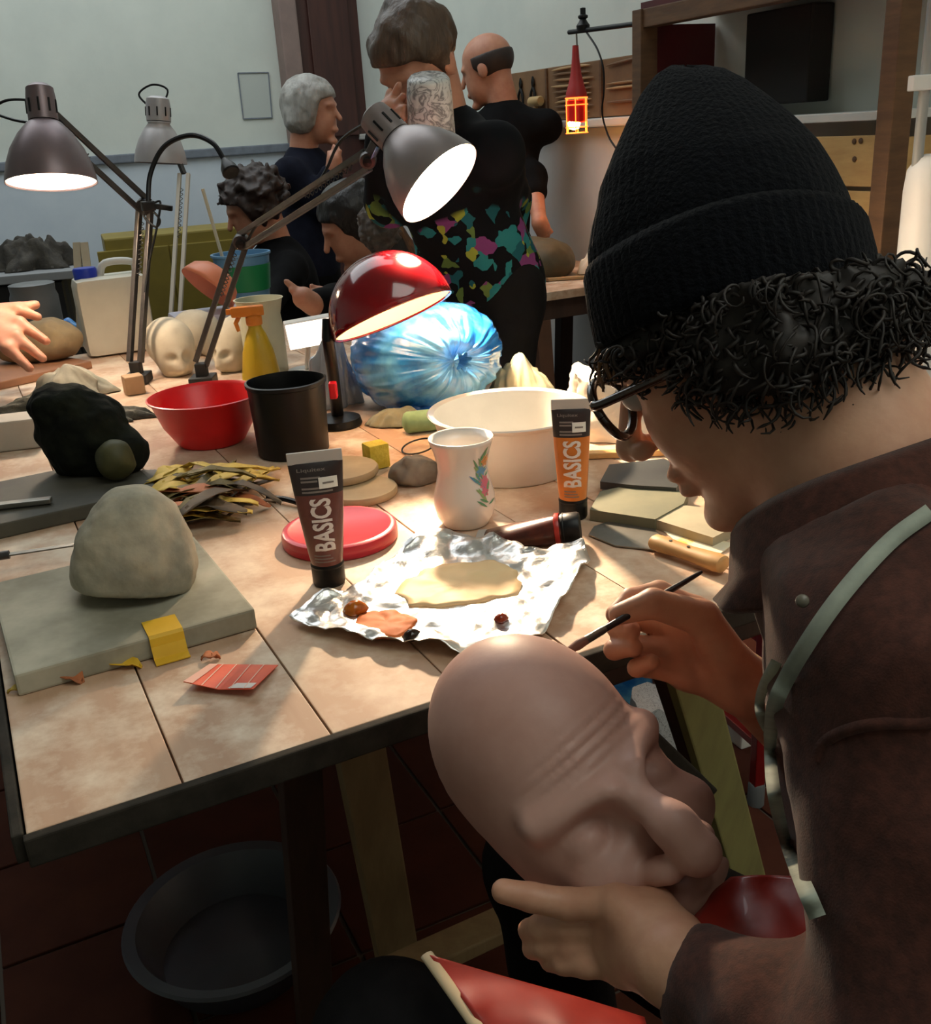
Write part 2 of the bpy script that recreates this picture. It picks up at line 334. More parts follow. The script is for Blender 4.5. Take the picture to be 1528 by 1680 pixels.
# timber: pale clay-dusted wood
def wood_mat(name, c1, c2, dust, amt=(0.45, 0.62), rot=TA):
    m = bpy.data.materials.new(name); m.use_nodes = True; nt = m.node_tree; b = nt.nodes['Principled BSDF']; b.inputs['Roughness'].default_value = 0.62
    tc = nt.nodes.new('ShaderNodeTexCoord'); mp = nt.nodes.new('ShaderNodeMapping'); nt.links.new(tc.outputs['Object'], mp.inputs[0]); mp.inputs['Scale'].default_value = (26, 2.2, 26)
    n = nt.nodes.new('ShaderNodeTexNoise'); n.inputs['Scale'].default_value = 1.6; n.inputs['Detail'].default_value = 7; nt.links.new(mp.outputs[0], n.inputs['Vector'])
    r = nt.nodes.new('ShaderNodeValToRGB'); r.color_ramp.elements[0].position = 0.3; r.color_ramp.elements[1].position = 0.7; r.color_ramp.elements[0].color = (*lin(c1), 1); r.color_ramp.elements[1].color = (*lin(c2), 1)
    nt.links.new(n.outputs['Fac'], r.inputs[0])
    n2 = nt.nodes.new('ShaderNodeTexNoise'); n2.inputs['Scale'].default_value = 9; n2.inputs['Detail'].default_value = 8; n2.inputs['Roughness'].default_value = 0.65; nt.links.new(tc.outputs['Object'], n2.inputs['Vector'])
    r2 = nt.nodes.new('ShaderNodeValToRGB'); r2.color_ramp.elements[0].position = amt[0]; r2.color_ramp.elements[1].position = amt[1]; nt.links.new(n2.outputs['Fac'], r2.inputs[0])
    mx = nt.nodes.new('ShaderNodeMixRGB'); mx.inputs[2].default_value = (*lin(dust), 1); nt.links.new(r2.outputs[0], mx.inputs[0]); nt.links.new(r.outputs[0], mx.inputs[1])
    nt.links.new(mx.outputs[0], b.inputs['Base Color'])
    bp = nt.nodes.new('ShaderNodeBump'); bp.inputs['Strength'].default_value = 0.15; bp.inputs['Distance'].default_value = 0.003; nt.links.new(n.outputs['Fac'], bp.inputs['Height']); nt.links.new(bp.outputs[0], b.inputs['Normal'])
    return m
m_plank = [wood_mat('dusty plank wood %d' % i, a, b, d) for i, (a, b, d) in enumerate((((186, 148, 118), (202, 166, 136), (226, 206, 182)), ((178, 142, 114), (196, 162, 134), (226, 208, 186)), ((188, 152, 124), (200, 164, 134), (220, 198, 172))))]
m_edge = mat('grimy dark table edge', (38, 35, 30), (56, 51, 44), spec=0.15, rough=0.8, scale=25, bump=0.2)  # dark mottled colour over the whole edge strip and brace
m_leg = mat('dark trestle wood', (70, 48, 36), (56, 38, 29), rough=0.6, scale=8, stretch=(5, 5, 0.6), bump=0.1)
m_legp = mat('pale trestle wood', (150, 128, 92), (132, 110, 78), rough=0.6, scale=8, stretch=(5, 5, 0.6), bump=0.1)
m_legg = mat('greenish trestle wood', (150, 146, 92), (138, 132, 84), rough=0.6, scale=8, stretch=(5, 5, 0.6))
TABLE = thing('work_table', 'long work table of dusty wooden planks on trestles in the foreground', 'table', tb(1.0, 0.54, 0), -TA*0)
widths = [0.130, 0.139, 0.136, 0.135, 0.135, 0.135, 0.135, 0.135]; v0 = 0.0
for i, wd in enumerate(widths):
    Mx = Matrix(((TV[0], TU[0], 0, 0), (TV[1], TU[1], 0, 0), (0, 0, 1, 0), (0, 0, 0, 1))); c = tb(TLEN/2, v0+wd/2, TZ-TTH/2-(0.0006 if i % 2 else 0)); 
    mb = MB(); mb.box((0, 0, 0), (wd-0.0018, TLEN, TTH), bev=0.0015)
    o = mb.build('plank', m_plank[i % 3], None); o.parent = TABLE; Mw = Matrix.Translation(Vector(c)) @ Mx; o.matrix_local = wm(TABLE).inverted() @ Mw
    v0 += wd
TW2 = v0
mb = MB(); mb.bar(tb(-0.006, -0.002, TZ-TTH/2-0.001), tb(-0.006, TW2+0.002, TZ-TTH/2-0.001), 0.010, TTH+0.004, bev=0.002); mb.build('edge_strip', m_edge, TABLE)
mb = MB(); mb.bar(tb(0, -0.006, TZ-TTH/2-0.001), tb(TLEN, -0.006, TZ-TTH/2-0.001), 0.010, TTH+0.004, bev=0.002); mb.build('edge_strip', m_edge, TABLE)
mb = MB(); mb.bar(tb(0, TW2+0.006, TZ-TTH/2-0.001), tb(TLEN, TW2+0.006, TZ-TTH/2-0.001), 0.010, TTH+0.004, bev=0.002); mb.build('edge_strip', m_edge, TABLE)
def trestle(u, legs, beam, mats):
    mb = MB(); mb.bar(tb(u, beam[0], TZ-TTH-0.045), tb(u, beam[1], TZ-TTH-0.045), 0.05, 0.085, bev=0.004); mb.build('trestle_beam', mats[0], TABLE)
    for (v, du, dv, wd, m) in legs:
        mb = MB(); a = tb(u, v, TZ-TTH-0.012); b = tb(u+du, v+dv, 0.0); mb.bar(a, b, wd, 0.035, bev=0.003, upv=TU); mb.build('leg', m, TABLE)
def leg(a, b, wd, th, m, name='leg'):
    mb = MB(); mb.bar(np.array(a), np.array(b), wd, th, bev=0.003, upv=TU); mb.build(name, m, TABLE)
for u_, v_ in ((0.32, 0.15), (0.10, 0.55)): mb = MB(); mb.bar(tb(u_, v_, TZ-TTH-0.045), tb(u_, 1.0, TZ-TTH-0.045), 0.05, 0.085, bev=0.004); mb.build('trestle_beam', m_leg, TABLE)
leg(tb(0.36, 0.335, 0.80), tb(0.493, 0.318, 0.002), 0.058, 0.035, m_leg)
leg(tb(0.283, 0.376, 0.80), tb(0.437, 0.464, 0.002), 0.066, 0.032, m_legp)
leg(tb(0.085, 0.742, 0.80), tb(0.265, 1.095, 0.002), 0.062, 0.032, m_legg)
leg(tb(0.100, 0.716, 0.80), tb(0.278, 1.072, 0.002), 0.018, 0.03, m_leg)
leg(tb(0.25, 0.655, 0.80), tb(0.33, 0.655, 0.002), 0.055, 0.035, m_leg)
leg(at(948, 1092, 1.14), at(1165, 1300, 1.27), 0.018, 0.018, m_edge, 'brace')
trestle(1.75, [(0.15, 0.1, 0, 0.06, m_leg), (0.93, 0.1, 0, 0.06, m_leg)], (0.05, 1.0), (m_leg,))
mb = MB(); mb.bar(at(640, 1600, 1.30), at(880, 1490, 1.45), 0.05, 0.022, bev=0.003); mb.build('brace', m_legp, TABLE)
# ================================================================== THINGS ON THE TABLE, foreground right
def face_cam(p): return math.atan2(-p[0], p[1])
m_black = mat('black plastic', (14, 14, 15), rough=0.42, spec=0.3)
m_blackm = mat('black matt metal', (22, 22, 24), (30, 30, 32), rough=0.5, scale=20)
m_white = mat('white glazed ceramic', (232, 222, 212), rough=0.18, coat=0.3)
m_wplast = mat('white plastic', (214, 212, 206), (202, 200, 194), rough=0.35, scale=8)
m_sticker = mat('white price sticker', (235, 232, 222), rough=0.6)
m_letter = mat('pale lettering', (226, 214, 206), rough=0.5)
m_letter_dim = mat('grey small print', (128, 118, 112), rough=0.5)
def paint_tube(base, h, capd, topw, body, band, label, lean=0.0, M=None, small='Liquitex', loc=None, rz=None, sticker=True):
    t = thing('paint_tube', label, 'paint tube', base if loc is None else loc, face_cam(base) if rz is None else rz)
    if M is not None: t.matrix_basis = M
    zc = h*0.18; zb = h*0.70; zt = h*0.925; rc = capd/2
    def rad(z):
        k = np.clip((z-zc)/(zt-zc), 0, 1); return rc*0.96+(topw/2-rc*0.96)*k**0.8, rc*0.96*(1-k)**0.6+0.0022*k
    def surf(z0, z1, n=10, m=48):
        vs = []; fs = []
        for i in range(n+1):
            z = z0+(z1-z0)*i/n; rx, ry = rad(z)
            for k in range(m): a = 2*PI*k/m; vs.append((rx*math.cos(a), ry*math.sin(a), z))
        fs = [(i*m+k, i*m+(k+1) % m, (i+1)*m+(k+1) % m, (i+1)*m+k) for i in range(n) for k in range(m)]; return vs, fs
    mb = MB(); mb.lathe([(0, 0), (rc*0.93, 0), (rc, 0.003), (rc, zc-0.004), (rc*0.95, zc-0.001), (0, zc)], 40); c = mb.build('cap', m_black, t, True, False)
    mb = MB(); mb.lathe([(rc*1.005, zc*0.80), (rc*1.02, zc*0.82), (rc*1.02, zc*0.88), (rc*1.005, zc*0.9)], 40); mb.build('cap_ring', m_black, c, True, False)
    mb = MB(); mb.add(*surf(zc-0.001, zb)); mb.build('tube_body', body, t, True, False)
    mb = MB(); mb.add(*surf(zb, zt)); hb = mb.build('label_band', band, t, True, False)
    mb = MB(); mb.box((0, 0, (zt+h)/2), (topw, 0.0032, h-zt+0.002), bev=0.001); mb.build('crimped_end', m_crimp, t, False, False)
    def onface(x, z, e=0.0007):
        rx, ry = rad(z); q = max(0.0, 1-(x/rx)**2); return (x, -ry*math.sqrt(q)-e, z)
    def put(txt, size, zmid, sx, sy, m, name, bold=0.03, xo=0.0, par=t):
        vs, fs = text_verts(txt, 1.0, bold, 1); w_ = vs[:, 0].max()-vs[:, 0].min(); hh = vs[:, 1].max()-vs[:, 1].min()
        mb = MB(); mb.add([onface(xo-(y-(vs[:, 1].max()+vs[:, 1].min())/2)/hh*sy, zmid+x/w_*sx) for x, y, _ in vs], fs); mb.build(name, m, par, False, False)
    put('BASICS', 1, zc+(zb-zc)*0.58, (zb-zc)*0.74, capd*0.62, m_letter, 'lettering')
    # brand line across the dark header, small print bars
    vs, fs = text_verts(small, 1.0, 0.01, 0); w_ = np.ptp(vs[:, 0]); hh = np.ptp(vs[:, 1])
    mb = MB(); mb.add([onface(-topw*0.10+x/w_*topw*0.52, zt-h*0.045+y/hh*h*0.032) for x, y, _ in vs], fs); mb.build('lettering', m_letter_dim, hb, False, False)
    for q, (zz, x0, x1) in enumerate(((zt-h*0.10, -0.3, 0.05), (zt-h*0.125, -0.3, 0.0), (zb+h*0.05, -0.3, 0.30), (zb+h*0.025, -0.3, 0.26))):
        mb = MB(); xs = np.linspace(x0*topw, x1*topw, 6); mb.add([onface(x, zz-0.0012) for x in xs]+[onface(x, zz+0.0012) for x in xs], [(i, i+1, 7+i, 6+i) for i in range(5)]); mb.build('small_print', m_letter_dim, hb, False, False)
    for q in range(3):
        zz = zc+h*0.03+q*0.004; mb = MB(); xs = np.linspace(-0.22*topw, (0.16-0.04*q)*topw, 6); mb.add([onface(x, zz-0.0008) for x in xs]+[onface(x, zz+0.0008) for x in xs], [(i, i+1, 7+i, 6+i) for i in range(5)]); mb.build('small_print', m_letter_dim, t, False, False)
    if sticker:
        mb = MB(); xs = np.linspace(0.02*topw, 0.36*topw, 6); z0, z1 = zb+h*0.045, zb+h*0.125
        mb.add([onface(x, z0, 0.0014) for x in xs]+[onface(x, z1, 0.0014) for x in xs], [(i, i+1, 7+i, 6+i) for i in range(5)]); st = mb.build('price_sticker', m_sticker, t, False, False)
        mb = MB(); zz = (z0+z1)/2; mb.add([onface(x, zz-0.001, 0.0018) for x in xs[1:5]]+[onface(x, zz+0.001, 0.0018) for x in xs[1:5]], [(i, i+1, 5+i, 4+i) for i in range(3)]); mb.build('price_print', m_letter_dim, st, False, False)
    return t
m_crimp = mat('clear crimped plastic', (190, 184, 178), rough=0.3)
m_band = mat('dark tube header', (52, 42, 42), (42, 35, 35), rough=0.35, scale=20)
m_umber = mat('burnt umber tube', (116, 66, 58), (98, 56, 50), rough=0.28, scale=25)
m_ochre = mat('orange ochre tube', (212, 124, 48), (200, 112, 40), rough=0.28, scale=25)
m_sienna = mat('dark sienna tube', (96, 40, 26), (60, 30, 24), rough=0.25, scale=30)
paint_tube(onz(541, 955), 0.172, 0.041, 0.066, m_umber, m_band, 'brown acrylic paint tube standing on its black cap beside the pink lid')
paint_tube(onz(941, 847), 0.170, 0.040, 0.054, m_ochre, m_band, 'orange acrylic paint tube standing on its black cap before the white basin')
# third tube lying down: axis along the table, cap to the right
a = onz(938, 893)+V(0, 0, 0.0225); b = onz(782, 893)+V(0, 0, 0.008); ax = nz(b-a)
Mt = fmat(a-ax*0.012, ax, np.cross(V(0, 0, 1), ax))
t3 = paint_tube(a, float(np.linalg.norm(b-a))+0.012, 0.043, 0.056, m_sienna, m_sienna, 'dark red paint tube lying on its side behind the foil', M=Mt, sticker=False)
# red collar of the lying tube
mb = MB(); mb.lathe([(0.0222, 0.026), (0.0226, 0.027), (0.0226, 0.032), (0.0215, 0.033)], 36); mb.build('red_collar', mat('red collar', (170, 45, 35), rough=0.3), t3, True, False)
# ---- vase
p = onz(765, 858); vz = thing('vase', 'small white waisted vase with a flower sprig printed on its side', 'vase', p, face_cam(p))
vp = [(0, 0), (0.030, 0), (0.033, 0.003), (0.0395, 0.015), (0.0432, 0.032), (0.0425, 0.045), (0.0385, 0.062), (0.0350, 0.078), (0.0352, 0.092), (0.0390, 0.108), (0.0440, 0.122), (0.0452, 0.127), (0.0440, 0.128), (0.0372, 0.108), (0.0332, 0.092), (0.033, 0.078), (0.036, 0.062), (0.040, 0.045), (0.040, 0.03), (0.03, 0.008), (0, 0.006)]
mb = MB(); mb.lathe(vp, 56); mb.build('vase_body', m_white, vz, 'full', False)
def vr(z): pr = vp[1:12]; return float(np.interp(z, [q[1] for q in pr], [q[0] for q in pr]))+0.0006
def vpt(s, z): r = vr(z); a = -PI/2+0.78+s/r; return (r*math.cos(a), r*math.sin(a), z)
fl_m = [mat('print leaf green', (96, 150, 110), rough=0.3), mat('print blue petal', (96, 150, 190), rough=0.3), mat('print pink petal', (210, 110, 130), rough=0.3), mat('print orange petal', (220, 150, 90), rough=0.3), mat('print olive leaf', (150, 170, 110), rough=0.3)]
def petal(s0, z0, ang, L, W, m, name='flower_print'):
    mb = MB(); vs = []; c, s_ = math.cos(ang), math.sin(ang)
    for i in range(7):
        t = i/6; w_ = W*math.sin(PI*min(1, t*0.98+0.01))**0.8
        for sgn in (-1, 0, 1): q = (t*L*c-sgn*w_*s_, t*L*s_+sgn*w_*c); vs.append(vpt(s0+q[0], min(0.118, max(0.008, z0+q[1]))))
    mb.add(vs, [(3*i+j, 3*i+j+1, 3*i+4+j, 3*i+3+j) for i in range(6) for j in (0, 1)]); return mb.build(name, m, vz, True, False)
rr = random.Random(4)
for q in range(26):
    z0 = 0.034+0.072*q/25; petal(0.004*math.sin(q), z0, rr.choice((0.5, 2.6, 2.2, 0.9))+rr.uniform(-.3, .3), rr.uniform(0.014, 0.023), rr.uniform(0.0012, 0.0022), fl_m[rr.choice((0, 0, 4, 1))], 'printed_leaf')
for (s0, z0, n, L, m) in ((0.004, 0.068, 7, 0.0075, fl_m[2]), (0.0, 0.085, 6, 0.006, fl_m[1]), (0.008, 0.098, 6, 0.0065, fl_m[3]), (0.001, 0.056, 6, 0.005, fl_m[2])):
    for k in range(n): petal(s0, z0, 2*PI*k/n, L*1.5, L*0.45, m, 'printed_petal')
# ---- white basin
d0 = 1.62; p = onz(842, 803); p = p+nz(V(p[0], p[1], 0))*0.10
mb = MB(); mb.lathe([(0, 0), (0.094, 0), (0.098, 0.004), (0.112, 0.05), (0.122, 0.092), (0.130, 0.097), (0.132, 0.100), (0.130, 0.102), (0.121, 0.099), (0.110, 0.052), (0.094, 0.008), (0, 0.006)], 64, Matrix.Translation(Vector(p)))
single(mb.build('basin', m_wplast, None, True), 'round white plastic basin behind the flower vase', 'basin')
# ---- pink lid
p = onz(559, 884); mb = MB(); mb.lathe([(0, 0.017), (0.066, 0.0175), (0.070, 0.020), (0.074, 0.0205), (0.0785, 0.018), (0.0800, 0.012), (0.0800, 0.002), (0.0785, 0.0), (0, 0.0)], 64, Matrix.Translation(Vector(p)))
single(mb.build('lid', mat('pink red plastic', (196, 44, 62), (178, 38, 54), rough=0.3, scale=15), None, True), 'round pinkish red plastic lid lying flat beside the brown tube', 'lid')
# ---- foil with paint
FPX_POLY = [(476, 1024), (515, 1000), (560, 990), (605, 966), (632, 935), (665, 915), (700, 903), (738, 897), (790, 903), (838, 906), (862, 920), (905, 915), (958, 910), (970, 932), (948, 968), (920, 1010), (890, 1052), (850, 1068), (800, 1085), (760, 1082), (700, 1074), (640, 1068), (585, 1058), (530, 1046), (498, 1036)]
fpoly = [onz(x, y) for x, y in FPX_POLY]; fc = onz(742, 1000)
def fh(x, y, t):
    n1 = abs(fbm(V(x*22, y*22, 0.3), 3, 5)); n2 = fbm(V(x*60, y*60, 1.3), 2, 9); q = 0.003+0.009*n1+0.0028*n2
    back = max(0, (y-fc[1])*5)
    e = max(0.0, (t-0.72)/0.28)**1.5; return TZ+0.0035+q*(0.35+0.9*t)+e*(0.004+0.010*back+0.008*noise(V(x*30, y*30, 7)))
vs, fs = polar_sheet(fpoly, fh, 30, 170, fc)
m_foil = mat('crumpled aluminium foil', (240, 238, 234), rough=0.33, metal=1.0, scale=30, bump=0.7, bscale=38)
mb = MB(); thick_sheet(mb, vs, fs, 0.0008); FOIL = single(mb.build('foil_sheet', m_foil, None, 'full'), 'crumpled sheet of aluminium foil used as a paint palette', 'foil')
def puddle(px, m, label, name='paint_puddle', th=0.0022):
    poly = [onz(x, y) for x, y in px]; c = np.mean(poly, 0)
    poly = [poly[int(i/4) % len(poly)]*(1-(i % 4)/4)+poly[(int(i/4)+1) % len(poly)]*((i % 4)/4) for i in range(4*len(poly))]
    poly = [c+(q-c)*(1+0.07*noise(V(q[0]*70, q[1]*70, 2))) for q in poly]
    def T_of(x, y): return min(1.0, float(np.linalg.norm(V(x, y)-fc[:2]))/0.16)
    def hh(x, y, t): return fh(x, y, T_of(x, y)*0.6)+0.0028+th*(1-t*t)+0.0006*noise(V(x*120, y*120, 3))*(1-t)
    vs, fs = polar_sheet(poly, hh, 8, 80, c); mb = MB(); thick_sheet(mb, vs, fs, 0.004)
    return single(mb.build(name, m, None, 'full'), label, 'paint')
puddle([(650, 985), (668, 962), (700, 945), (755, 934), (812, 932), (842, 945), (858, 966), (848, 984), (812, 990), (770, 998), (715, 1004), (672, 1004)], mat('cream paint', (240, 208, 158), (242, 200, 150), spec=0.2, rough=0.55, scale=14), 'large puddle of cream paint in the middle of the foil')
puddle([(578, 1042), (592, 1022), (620, 1014), (652, 1012), (672, 1020), (690, 1030), (672, 1042), (655, 1054), (622, 1058), (598, 1054)], mat('orange brown paint', (214, 124, 70), (198, 104, 54), spec=0.15, rough=0.6, scale=25), 'smear of orange-brown paint near the left end of the foil')
def blob(px, r, m, label, n=9, el=1.0):
    c = onz(*px); k = S(r, dep(c)); z0 = fh(c[0], c[1], 0.5)+0.001
    mb = MB(); mb.lathe([(0, k*0.95), (k*0.35, k*0.9), (k*0.75, k*0.55), (k, k*0.1), (k*0.9, -k*0.1), (0, -k*0.1)], 28, Matrix.Translation(Vector((c[0], c[1], z0))), lambda r_, z, a: (r_*(1+0.14*math.sin(2*a+1)+0.08*math.sin(3*a)), z))
    return single(mb.build('paint_dab', m, None, 'full'), label, 'paint')
blob((585, 1016), 19, mat('amber paint', (196, 110, 30), (160, 76, 16), rough=0.12, scale=60), 'glossy amber dab of paint at the left of the foil')
blob((678, 1060), 15, mat('dark brown paint', (44, 28, 22), rough=0.12), 'glossy dark brown dab of paint at the front edge of the foil')
blob((823, 1030), 11, mat('red brown paint', (140, 50, 22), rough=0.15), 'tiny red-brown dab of paint at the right of the foil')
# ---- scraper, card, slabs on the right
m_steel = mat('dull steel', (150, 146, 138), (126, 122, 114), rough=0.4, metal=0.85, scale=14)
m_handle = mat('worn beech handle', (206, 160, 100), (184, 138, 84), rough=0.5, scale=18, bump=0.1)
sc = thing('scraper', 'wide steel scraper with a worn wooden handle lying on the table', 'scraper', onz(1080, 895))
bl = [onz(1072, 905), onz(1060, 903), onz(1010, 898), onz(966, 880), onz(975, 866), onz(1020, 852), onz(1048, 848), onz(1062, 858), onz(1086, 884)]
mb = MB(); mb.prism([q[:2] for q in bl], TZ+0.001, TZ+0.0028); mb.build('blade', m_steel, sc)
ha = onz(1072, 902)+V(0, 0, 0.012); hb_ = onz(1188, 944)+V(0, 0, 0.014)
mb = MB(); L = hb_-ha; mb.tube([ha+L*t for t in (0, 0.03, 0.15, 0.35, 0.55, 0.75, 0.9, 0.98, 1.0)], [0.010, 0.0125, 0.013, 0.0118, 0.0115, 0.013, 0.0142, 0.013, 0.010], 18, flat=0.8); mb.build('handle', m_handle, sc, True)
for t in (0.25, 0.5):
    c = ha+L*t+V(0, -0.003, 0.0095); mb = MB(); mb.lathe([(0, 0.001), (0.002, 0.0008), (0.0022, 0), (0, -0.001)], 12, Matrix.Translation(Vector(c))); mb.build('rivet', m_steel, sc, True)
cd_ = [onz(1088, 872), onz(1102, 866), onz(1203, 894), onz(1180, 912), onz(1120, 900)]
m_card = mat('yellow and white card', (240, 198, 84), (238, 226, 196), rough=0.6, scale=16, lo=0.45, hi=0.55)
mb = MB(); mb.prism([q[:2] for q in cd_], TZ+0.0005, TZ+0.0022); single(mb.build('card', m_card), 'small yellow and white card behind the scraper handle', 'card')
def slab(px, z0, th, m, label, cat='slab', name='clay_slab', bev=0.003):
    P = [onz(x, y, z0+th) for x, y in px]; mb = MB(); mb.prism([q[:2] for q in P], z0, z0+th)
    return single(mb.build(name, m), label, cat)
m_sage = mat('sage grey board', (118, 116, 92), (104, 104, 84), rough=0.7, scale=14, bump=0.1)
m_pale = mat('pale stone board', (176, 164, 138), (158, 148, 124), rough=0.7, scale=14, bump=0.1)
slab([(968, 836), (985, 806), (1020, 798), (1130, 806), (1122, 826), (1075, 852)], TZ+0.0005, 0.016, m_sage, 'sage-green flat slab lying next to the orange tube', name='modelling_slab')
slab([(1068, 850), (1100, 826), (1200, 838), (1215, 860), (1170, 882)], TZ+0.0005, 0.014, m_pale, 'pale beige slab lying under the painter\'s chin', name='modelling_slab')
slab([(1225, 846), (1260, 826), (1340, 838), (1320, 866), (1262, 862)], TZ+0.0005, 0.012, m_pale, 'pale board by the jacket collar at the right end of the table', name='modelling_slab')
slab([(1236, 848), (1256, 838), (1320, 846), (1312, 864)], TZ+0.013, 0.001, m_sticker, 'white sheet of paper on the pale board by the collar', 'paper', 'paper_sheet')
# dark tray behind slabs
mb = MB(); P = [onz(x, y, TZ+0.022) for x, y in ((985, 790), (1000, 762), (1090, 752), (1130, 770), (1110, 800), (1040, 796))]; mb.prism([q[:2] for q in P], TZ+0.010, TZ+0.022); P2 = [np.mean(P, 0)+(q-np.mean(P, 0))*1.0+V(0, -0.012, 0) for q in P]; mb.prism([q[:2] for q in P2], TZ+0.001, TZ+0.0105)
single(mb.build('tool_tray', mat('black grey tray', (44, 46, 48), (60, 62, 62), rough=0.45, scale=10)), 'flat dark tray lying behind the sage-green slab', 'tray')
# crumpled white paper bag behind the orange tube
c = onz(1010, 728); c = c+V(0.015, 0.06, 0)
def paper_f(a, b):
    th_ = 2*PI*b; z = a; r = (0.086*(1-0.62*z**1.3))*(1+0.16*noise(V(math.cos(th_)*2.2, math.sin(th_)*2.2, z*3.2), 4)+0.09*abs(noise(V(math.cos(th_)*6, math.sin(th_)*6, z*8), 8)))
    return (c[0]-0.040*z+r*math.cos(th_)*1.1, c[1]+r*math.sin(th_)*0.62, TZ+0.001+0.115*z*(1+0.13*math.cos(th_*2+1)))
vs, fs = crumple(paper_f, 26, 60, True); fs.append(tuple(26*60+k for k in range(60))); fs.append(tuple(range(60))[::-1])
mb = MB(); mb.add(vs, fs); single(mb.build('paper_bag', mat('white paper', (228, 220, 204), (212, 202, 186), rough=0.7, scale=10), None, True), 'crumpled white paper bag behind the painter\'s glasses', 'paper bag')
# wooden ruler and small stick by the bag
mb = MB(); mb.bar(onz(960, 752)+V(0, 0, 0.006), onz(1090, 746)+V(0, 0, 0.006), 0.020, 0.010, bev=0.002); single(mb.build('wood_batten', m_handle), 'short wooden batten lying in front of the paper bag', 'batten')
# ---- pieces in the middle: sponge, rag, wire tool, roller, wooden discs
p = onz(618, 772); mb = MB(); Ms = Matrix.Translation(Vector(p+V(0.0, 0.018, 0.022))) @ Euler((0, 0, 0.5)).to_matrix().to_4x4(); mb.box((0, 0, 0), (0.036, 0.034, 0.042), bev=0.004, M=Ms)
single(mb.build('sponge', mat('yellow sponge', (226, 206, 84), (206, 182, 60), rough=0.9, scale=60, bump=0.5, bscale=200), None, True), 'small block of yellow sponge beside the grey rag', 'sponge')
def lump(center, r, res, m, name, label, cat, amp=0.2, freq=20, squash=(1, 1, 0.7), seed=0, base=None, par=None):
    c = np.array(center, float); rr_ = np.array(squash)*r
    def fn(p): return ell(p, c, rr_)-amp*r*fbm(p*freq, 3, seed).astype(np.float32)*0.5
    e = rr_*(1+amp)+2*res; lo = c-e; hi = c+e
    if base is not None: lo[2] = max(lo[2], base-2*res); g = fn; fn = lambda p: np.maximum(g(p), base-p[..., 2])
    return organic(name, fn, lo, hi, res, m, par)
c = onz(684, 800)+V(0, 0.03, 0.018); single(lump(c, 0.040, 0.003, mat('grey rag', (128, 120, 108), (100, 94, 86), rough=0.9, scale=25, bump=0.3), 'rag', 'x', 'rag', 0.5, 28, (1, 0.8, 0.75), 3, TZ+0.0005), 'crumpled grey rag lying left of the flower vase', 'rag')
wt = thing('wire_tool', 'pair of thin wire rings lying beside the white basin', 'wire tool', onz(700, 755))
for (px, rr2) in (((688, 740), 0.030), ((738, 745), 0.020)):
    c = onz(*px)+V(0, 0, 0.003); mb = MB(); mb.tube([c+V(rr2*math.cos(a), rr2*math.sin(a), 0.006+0.006*math.sin(a+1)) for a in np.linspace(0, 2*PI, 33)], 0.0016, 6, False); mb.build('ring', m_blackm, wt, True)
a = onz(662, 712)+V(0, 0, 0.021); b = onz(735, 706)+V(0, 0.01, 0.021); rl = thing('roller', 'mint-green sponge roller with a grey end', 'roller', onz(700, 712))
mb = MB(); L = b-a; mb.tube([a, a+L*0.05, a+L*0.12, a+L*0.95, a+L], [0.008, 0.017, 0.020, 0.020, 0.018], 20); mb.build('sleeve', mat('mint sponge', (132, 166, 128), (116, 150, 112), rough=0.8, scale=40), rl, True)
mb = MB(); mb.tube([b, b+L*0.1, b+L*0.55, b+L*0.6], [0.018, 0.0185, 0.017, 0.012], 20); mb.build('grey_end', mat('grey felt', (110, 104, 92), (92, 86, 78), rough=0.9, scale=30), rl, True)
mb = MB(); e = b+L*0.55; mb.tube([e, e+V(0.01, 0.02, 0.02), e+V(0.015, 0.03, 0.035)], 0.002, 6); mb.build('wire_handle', m_steel, rl, True)
m_disc = mat('pale wooden disc', (178, 158, 124), (160, 140, 108), rough=0.7, scale=12, bump=0.1)
for (px, r, z, lb) in (((592, 812), 0.058, 0.0, 'round wooden disc lying flat between lid and rag'), ((560, 792), 0.062, 0.0135, 'round wooden disc lying on top of the other disc')):
    p = onz(*px); mb = MB(); mb.lathe([(0, 0.0005), (r-0.002, 0.0005), (r, 0.003), (r, 0.010), (r-0.002, 0.0125), (0, 0.0125)], 48, Matrix.Translation(Vector(p+V(0, 0, z)))); single(mb.build('wooden_disc', m_disc, None, True), lb, 'disc')
mb = MB(); mb.tube(bez([onz(440, 822)+V(0, 0, 0.006), onz(470, 827)+V(0, 0, 0.008), onz(500, 834)+V(0, 0, 0.006)], 10), 0.0045, 8); single(mb.build('pencil', m_black, None, True), 'black pencil lying behind the brown tube', 'pencil')
# ---- red bowl, black pot
p = onz(352, 742); p = p+nz(V(p[0], p[1], 0))*0.075
mb = MB(); mb.lathe([(0, 0), (0.058, 0), (0.062, 0.003), (0.085, 0.040), (0.100, 0.084), (0.106, 0.088), (0.107, 0.091), (0.104, 0.092), (0.097, 0.086), (0.082, 0.042), (0.058, 0.007), (0, 0.005)], 56, Matrix.Translation(Vector(p)))
single(mb.build('bowl', mat('red plastic', (226, 16, 20), rough=0.36), None, True), 'bright red plastic bowl beside the black pot', 'bowl')
p = onz(485, 757); p = p+nz(V(p[0], p[1], 0))*0.062
mb = MB(); mb.lathe([(0, 0), (0.060, 0), (0.063, 0.003), (0.065, 0.060), (0.068, 0.122), (0.071, 0.124), (0.071, 0.130), (0.067, 0.131), (0.0655, 0.122), (0.062, 0.060), (0.060, 0.006), (0, 0.005)], 56, Matrix.Translation(Vector(p)), lambda r, z, a: (r*(1+0.012*math.sin(5*a)*z/0.13), z))
single(mb.build('pot', m_black, None, True), 'tall black plastic pot next to the red bowl', 'pot')
